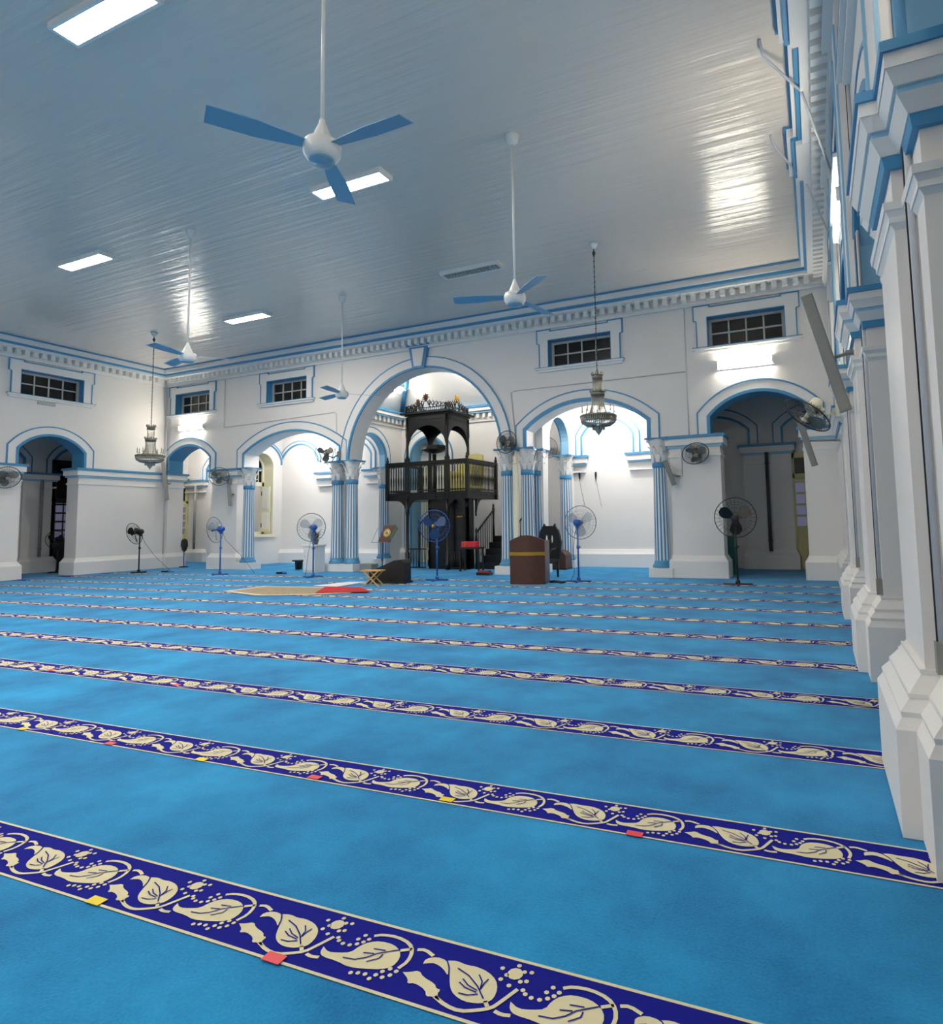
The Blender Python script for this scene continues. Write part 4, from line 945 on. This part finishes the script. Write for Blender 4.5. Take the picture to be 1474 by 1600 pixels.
# arched top edge of the front
F2 = [(-.42+.84*i/n, 1.0+.13*sin(pi*i/n)) for i in range(n+1)]+[(.42, .98), (-.42, .98)]
vs = []; 
for i in range(n+1):
    x = -.42+.84*i/n; y = -.3-.09*sin(pi*i/n); z = 1.0+.13*sin(pi*i/n); vs += [(x, y, .99), (x, y+.05, .99), (x, y+.05, z), (x, y, z)]
mb.add(vs, [(i*4+q, i*4+4+q, i*4+4+(q+1) % 4, i*4+(q+1) % 4) for i in range(n) for q in range(4)], 'brown_wood'); mb.build('body', t)
mb = MB(); vs = []
for i in range(n+1):
    x = -.425+.85*i/n; y = -.305-.092*sin(pi*i/n)
    vs += [(x, y-.012, .66), (x, y+.01, .66), (x, y+.01, .74), (x, y-.012, .74)]
mb.add(vs, [(i*4+q, i*4+4+q, i*4+4+(q+1) % 4, i*4+(q+1) % 4) for i in range(n) for q in range(4)]+[(0, 1, 2, 3)], 'gold'); mb.build('gold_band', t)
mb = MB(); mb.hexa([(-.38, -.24, .9), (.38, -.24, .9), (.38, .24, .78), (-.38, .24, .78)], [(-.38, -.24, .93), (.38, -.24, .93), (.38, .24, .81), (-.38, .24, .81)], 'brown_wood'); mb.build('desk', t)
# ornate black chair and brown box behind
t = thing('carved_chair', 'ornate black chair behind the large brown lectern', 'chair', (-6.5, 14.95, 0), radians(-15))
mb = MB(); mb.box(-.28, .28, -.25, .25, .4, .47, 'black_paint'); mb.build('seat', t, bevel=.01)
for x in (-.25, .25):
    for y in (-.22, .22): mb = MB(); mb.lathe([(.025, 0), (.035, .2), (.025, .4)], 'black_paint', 8, (x, y, 0)); mb.build('leg', t)
mb = MB(); o_ = [(-.32, .47), (.32, .47), (.38, .9), (.3, 1.2), (.2, 1.32), (.18, 1.38), (.14, 1.32), (-.14, 1.32), (-.18, 1.38), (-.2, 1.32), (-.3, 1.2), (-.38, .9)]
h1 = [(.03+.1*(1+cos(a))*.5+.0, .98+.12*sin(a)) for a in [2*pi*i/10 for i in range(10)]]; h2 = [(-a-.02, b) for a, b in h1]
w_ = wall(o_, [h1, h2[::-1]], .2, .26, 'xz', 'black_paint'); w_.build('backrest', t)
for x in (-.3, .3): mb = MB(); mb.tube([(x, .22, .75), (x, -.1, .72), (x, -.24, .47)], .025, 'black_paint', 6); mb.build('armrest', t)
t = thing('wooden_box', 'low brown rounded box beside the black carved chair', 'box', (-7.15, 17.55, 0), radians(0))
mb = MB(); mb.prism([(-.55, 0), (.3, 0), (.3, .42), (.2, .54), (0, .58), (-.1, .5), (-.3, .42), (-.55, .34)], -.25, .25, 'brown_wood', 'xz'); mb.build('body', t, bevel=.01)
mb = MB(); mb.box(-.57, .32, -.27, .27, 0, .05, 'dark_wood'); mb.build('plinth', t)
tag(MB().tube([(-.12, .02, .03), (0, 0, .045), (.1, .04, .03), (.2, -.05, .03), (.26, .02, .035)], .03, 'black_plastic', 6).build('cable_bundle', loc=(-5.68, 13.6, 0)), 'tangled black and brown bundle on the carpet right of the large lectern', 'cable')
# dark wedge desk
t = thing('prayer_desk', 'dark brown wedge shaped cloth covered desk behind the folding stool', 'desk', (-9.72, 12.75, 0), radians(8))
mb = MB(); mb.prism([(-.48, 0), (.46, 0), (.46, .5), (.4, .58), (.2, .56), (-.48, .28)], -.2, .2, 'dark_wood', 'xz'); mb.build('body', t, bevel=.02)
mb = MB(); mb.box(-.51, .49, -.23, .23, 0, .05, 'dark_wood'); mb.build('foot', t)
# folding stool
t = thing('folding_stool', 'small light wooden folding stool on crossed legs', 'stool', (-9.68, 12.02, 0), radians(10))
mb = MB()
for i in range(4): mb.box(-.26, .26, -.14+i*.075, -.08+i*.075, .35, .375, 'pine')
mb.build('seat', t)
for y in (-.13, .13):
    for s_ in (-1, 1):
        mb = MB(); mb.hexa([(s_*-.2, y-.012, 0), (s_*-.2+.04, y-.012, 0), (s_*-.2+.04, y+.012, 0), (s_*-.2, y+.012, 0)], [(s_*.18, y-.012, .35), (s_*.18+.04, y-.012, .35), (s_*.18+.04, y+.012, .35), (s_*.18, y+.012, .35)], 'pine'); mb.build('leg', t)
# music stand with book
t = thing('music_stand', 'black music stand behind the dark wedge desk', 'stand', (-10.4, 13.3, 0))
mb = MB()
for a in (0.3, 2.4, 4.5): mb.tube([(0, 0, .22), (.25*cos(a), .25*sin(a), .01)], .01, 'black_plastic', 5)
mb.build('base', t)
mb = MB(); mb.tube([(0, 0, .15), (0, 0, .98)], .013, 'black_plastic', 8); mb.lathe([(.025, .5), (.025, .58)], 'black_plastic', 8); mb.build('pole', t)
mb = MB(); mb.tube([(-.32, -.06, .98), (.3, -.06, .98)], .006, 'wire', 4); mb.tube([(-.3, -.06, .98), (-.22, .1, 1.36)], .006, 'wire', 4); mb.tube([(.3, -.06, .98), (.26, .1, 1.4)], .006, 'wire', 4); mb.tube([(0, -.0, .96), (0, .1, 1.38)], .01, 'black_plastic', 5); mb.build('rest', t)
t = thing('holy_book', 'open dark green and gold book resting on the music stand', 'book', (-10.33, 13.26, .98))
mb = MB(); mb.hexa([(-.16, -.02, .01), (.2, -.02, .01), (.2, .02, .01), (-.16, .02, .01)], [(-.06, .12, .44), (.28, .12, .44), (.28, .16, .44), (-.06, .16, .44)], 'brown_wood'); mb.build('cover', t)
mb = MB(); M = Matrix.Translation((.075, .043, .24)) @ Matrix.Rotation(radians(-18), 4, 'X')
mb.ring(.085, .012, 'gold', (0, 0, 0), 'y', 18, 5); mb.lathe([(.045, -.008), (.045, .002)], 'gold', 14, ax='y'); mb.lathe([(.11, .0), (.11, .006)], 'stripe_cream', 18, ax='y'); mb.xform(M); mb.build('medallion', t)
mb = MB(); mb.hexa([(.2, -.02, .1), (.27, .0, .1), (.27, .02, .1), (.2, .02, .1)], [(.28, .1, .42), (.36, .12, .36), (.36, .14, .36), (.28, .14, .42)], 'leaf_green'); mb.build('back_page', t)
# white cabinet, plant
t = thing('white_cabinet', 'small white cabinet left of the double fluted columns, a potted plant on top', 'cabinet', (-14.42, 15.1, 0), radians(0))
mb = MB(); mb.box(-.24, .22, -.22, .22, 0, .8, 'trim_white'); mb.box(-.27, .25, -.25, .25, .8, .86, 'trim_white'); mb.build('body', t, bevel=.008)
mb = MB(); mb.box(-.21, .19, -.235, -.22, .05, .76, 'trim_white'); d_ = mb.build('door', t); mb = MB(); mb.lathe([(.012, -.26), (.012, -.235)], 'grey_metal', 8, (-.15, 0, .5), 'y'); mb.build('knob', d_)
t = thing('potted_plant', 'green leafy plant in a dark pot on the white cabinet', 'plant', (-14.4, 15.1, .86))
mb = MB(); mb.lathe([(.08, 0), (.12, .16), (.1, .15), (0, .14)], 'pot_grey', 16); mb.build('pot', t)
mb = MB()
for i in range(60):
    a = random.uniform(0, 2*pi); r = random.uniform(.08, .3); h = random.uniform(.02, .34) - (.1 if r > .22 else 0)
    b_ = Vector((r*cos(a), r*sin(a), .16+h)); s0_ = Vector((.04*cos(a), .04*sin(a), .14)); w2 = Vector((-sin(a), cos(a), 0))*.022
    mid = (s0_+b_)/2+Vector((0, 0, .06)); mb.add([s0_, mid+w2, b_, mid-w2], [(0, 1, 2, 3)], 'leaf_green'); mb.tube([s0_, mid, b_], .003, 'leaf_green', 3)
mb.build('foliage', t)
# low black table
t = thing('low_table', 'low black table near the wall behind the blue fan', 'table', (-15.55, 15.95, 0), radians(0))
mb = MB(); mb.box(-.45, .45, -.2, .2, .27, .32, 'black_paint'); mb.build('top', t)
for x in (-.36, .36): mb = MB(); mb.prism([(x-.03, 0), (x+.03, 0), (x+.06, .27), (x-.06, .27)], -.12, .12, 'black_paint', 'xz'); mb.build('leg', t)
tag(MB().lathe([(.0, .32), (.05, .32), (.055, .44), (0, .46)], 'cream_paint', 12).build('cup', loc=(-15.25, 15.95, 0)), 'small cream pot standing on the low black table', 'cup')
# table with red box
t = thing('side_table', 'small dark table standing before the pulpit, a red box on it', 'table', (-9.55, 16.45, 0), radians(5))
mb = MB(); mb.box(-.34, .34, -.2, .2, .66, .71, 'dark_wood'); mb.build('top', t)
for x in (-.3, .3):
    for y in (-.16, .16): mb = MB(); mb.box(x-.022, x+.022, y-.022, y+.022, 0, .66, 'dark_wood'); mb.build('leg', t)
t = thing('red_box', 'bright red box lying on the small dark table', 'box', (-9.6, 16.45, .71), radians(5))
mb = MB(); mb.box(-.24, .24, -.12, .12, 0, .17, 'red_box'); mb.build('body', t, bevel=.01)
mb = MB(); mb.box(-.14, -.1, -.125, .125, .02, .15, 'gold'); mb.build('label_strip', t)
tag(MB().box(-.2, .2, -.12, .12, 0, .08, 'dark_wood').box(-.17, .17, -.09, .09, .08, .12, 'red_rug').build('red_tray', loc=(-8.45, 15.25, 0), bevel=.01), 'small dark tray with red top on the carpet left of the column plinth', 'tray')
t = thing('donation_box', 'grey box on the carpet behind the folding stool at the plinth', 'box', (-12.5, 15.35, 0))
mb = MB(); mb.box(-.22, .22, -.16, .16, 0, .24, 'grey_metal'); mb.build('body', t, bevel=.01); mb = MB(); mb.box(-.23, .23, -.17, .17, .24, .27, 'grille_grey'); mb.build('lid', t)
tag(MB().box(-.16, 0, -.06, .06, 0, .07, 'black_plastic').lathe([(0, 0), (.07, .01), (.06, .07), (0, .09)], 'fan_blue', 10, (.12, 0, 0)).build('hand_tool', loc=(-14.95, 14.3, 0)), 'small black and blue gadget lying on the carpet before the shutter arch', 'gadget')
tag(MB().box(-.1, .1, -.06, .06, 0, .05, 'black_plastic').tube([(.1, 0, .025), (.3, .05, .012), (.45, -.02, .012)], .01, 'black_plastic', 5).build('power_strip', loc=(-19.95, 14.1, 0)), 'black power strip on the carpet right of the black corner fan', 'power strip')
# rugs
def rug(name, P, z, m, label, cat, fringe=None):
    mb = MB(); mb.prism(P, z-.011, z, m, 'xy')
    if fringe: 
        cx_, cy_ = sum(p[0] for p in P)/len(P), sum(p[1] for p in P)/len(P)
        Q = [(cx_+(a-cx_)*.86, cy_+(b-cy_)*.8) for a, b in P]; mb.prism(Q, z, z+.004, fringe, 'xy')
    return tag(mb.build(name), label, cat)
mat('rug_brown', (158, 144, 122), .95, spec=.1, noise=.4, nscale=9)
rug('patterned_rug', [(-12.3, 10.08), (-12.3, 11.2), (-10.2, 11.42), (-9.1, 10.6), (-9.7, 10.12), (-10.8, 9.66)], .02, 'beige_rug', 'beige patterned rug with worn brown middle lying on the blue carpet', 'rug', 'rug_brown')
rug('red_rug', [(-9.8, 10.3), (-10.5, 11.35), (-9.55, 11.45), (-8.75, 10.8)], .035, 'red_rug', 'red rug overlapping the right end of the beige rug', 'rug')
rug('white_sheet', [(-11.1, 11.6), (-10.9, 12.6), (-10.4, 12.75), (-10.35, 11.6)], .018, 'white_cloth', 'white cloth spread on the carpet behind the red rug', 'cloth')
# cream pole between the right pair of columns
t = thing('wooden_pole', 'cream painted pole with carved finial between the right pair of columns', 'pole', (-7.5, 15.36, 0))
mb = MB(); mb.box(-.07, .07, -.05, .05, 0, 3.02, 'cream_paint'); mb.build('shaft', t, bevel=.01)
mb = MB(); mb.lathe([(.06, 3.02), (.085, 3.06), (.05, 3.1), (.075, 3.2), (.03, 3.28), (.015, 3.38), (0, 3.42)], 'cream_paint', 10); mb.build('finial', t)
# hooks on the inner wall, downpipes
for i, x in enumerate((-8.6, -8.05)):
    t = thing('hanging_tassel', ('black tassel hanging on the inner wall, left one of two', 'black tassel hanging on the inner wall, right one of two')[i], 'tassel', (x+1.75, GY, 2.95), 0)
    mb = MB(); mb.lathe([(0, -.28), (.03, -.12), (.035, 0), (0, .02)], 'black_plastic', 6, (0, -.04, 0)); mb.build('tassel', t)
    mb = MB(); mb.tube([(0, -.03, -.2), (.06, -.02, -.6), (.16, -.015, -1.1)], .005, 'wire', 4); mb.build('cord', t)
def pipe(x, y, m, label, z0=.55, z1=3.25, r=.05):
    t = thing('downpipe', label, 'pipe', (x, y, z0)); mb = MB(); mb.tube([(0, 0, 0), (0, 0, z1-z0)], r, m, 10); mb.build('pipe', t)
    for z in (.3, z1-z0-.3): mb = MB(); mb.lathe([(r+.012, z-.02), (r+.012, z+.02)], m, 12); mb.build('clamp', t)
pipe(-1.2, GY-.26, 'pipe_dark', 'dark downpipe on the pier inside the unlit right doorway', .5)
pipe(-24.3, GY-.26, 'pipe_grey', 'grey downpipe on the white pier beyond the narrow corner arch')
pipe(GX0+.25, 12.95, 'pipe_grey', 'grey downpipe on the pier in the left side aisle')
# conduits on the walls
def conduit(P, label, r=.012, m='conduit_white', nm='conduit'):
    mb = MB(); mb.tube(P, r, m, 6); return tag(mb.build(nm), label, 'conduit')
conduit([(-19.15, D-.015, 6.75), (-19.15, D-.015, 5.0), (-17.5, D-.015, 5.02), (-14.1, D-.015, 5.1), (-14.03, D-.015, 5.05), (-14.0, D-.015, 3.9)], 'thin white conduit on the back wall left of the big arch', .014)
conduit([(-7.6, D-.015, 3.8), (-7.72, D-.015, 5.08), (-7.6, D-.015, 5.12), (-2.83, D-.015, 5.12)], 'thin white conduit running above the wide arch with the chandelier', .014)
conduit([(-2.8, D-.015, 6.74), (-2.8, D-.015, 3.5)], 'vertical white conduit left of the clerestory window over the dark arch', .014)
conduit([(-3.0, D-.03, 3.2), (-3.0, D-.03, 2.5)], 'short conduit dropping to the speaker on the right pier', .012)
conduit([(-22.1, D-.08, 7.0), (-22.1, D-.08, .5)], 'white conduit running down the back left corner', .02)
conduit([(-22.0, D-.03, 7.0), (-22.0, D-.03, 3.6)], 'second thinner conduit in the back left corner', .015)
conduit([(XR-.02, 15.3, 6.9), (XR-.02, 15.3, 3.6)], 'white conduit in the back right corner', .02)
conduit([(-.34, 7.7, 7.28), (-.32, 7.9, 7.2), (.1, 8.5, 7.0), (.42, 8.9, 6.0)], 'white conduit slanting from the ceiling over the right cornice, nearer one', .018)
conduit([(-.34, 9.8, 7.28), (-.3, 10.0, 7.2), (.12, 11.0, 7.0), (.42, 11.2, 6.2)], 'white conduit slanting from the ceiling over the right cornice, farther one', .018)
def pier_conduit(x, y, z0, z1, lb, r=.016):
    t = thing('pier_conduit', lb, 'conduit', (x, y, z0)); mb = MB(); mb.tube([(0, 0, 0), (0, 0, z1-z0)], r, 'conduit_white', 8); mb.tube([(-r-.003, .012, 0), (-r-.003, .012, z1-z0)], .004, 'wire_dark', 4); mb.build('pipe', t)
    mb = MB(); mb.box(-.03, .03, -.03, .03, -.12, .02, 'grey_metal'); mb.build('junction_box', t)
pier_conduit(XR-.02, 6.45, .85, 6.9, 'white conduit with dark cable down the second right pier')
pier_conduit(XR-.02, 9.72, .85, 6.9, 'white conduit with dark cable down the third right pier')
pier_conduit(XR-.02, 3.36, .85, 6.9, 'white conduit with dark cable down the nearest right pier')
tag(MB().box(-.25, .25, -.03, 0, 0, .1, 'frame_grey').build('vent_plate', loc=(XL+.001, 11.55, 5.42), rz=pi/2), 'small grey plate under the clerestory window of the left wall', 'plate')

# tape markers on the carpet
TP = [(-2.651, 1.633, 'tape_yellow', 'yellow tape square on the nearest carpet border'), (-1.742, 1.659, 'tape_red', 'red tape square on the nearest carpet border'),
      (-5.407, 2.759, 'tape_yellow', 'yellow tape square on the second border, at the far left'), (-4.456, 2.797, 'tape_red', 'red tape square on the second border, left one of three'),
      (-3.598, 2.822, 'tape_yellow', 'yellow tape square on the second border, between two red ones at left'), (-2.72, 2.87, 'tape_red', 'red tape square on the second border, near its middle'),
      (-1.847, 2.902, 'tape_yellow', 'yellow tape square on the second border, rightmost yellow'), (-.843, 2.913, 'tape_red', 'red tape square on the second border, rightmost of all'),
      (-7.354, 3.988, 'tape_red', 'faint red tape square on the third border at far left'), (-5.497, 4.034, 'tape_red', 'faint red tape square on the third border, right one')]
for x, y, m, lb in TP:
    tag(MB().box(-.038, .038, -.021, .021, .0, .002, m).build('tape_marker', loc=(x, y, .0062), rz=PSI), lb, 'tape marker', 'tape squares on the carpet borders')
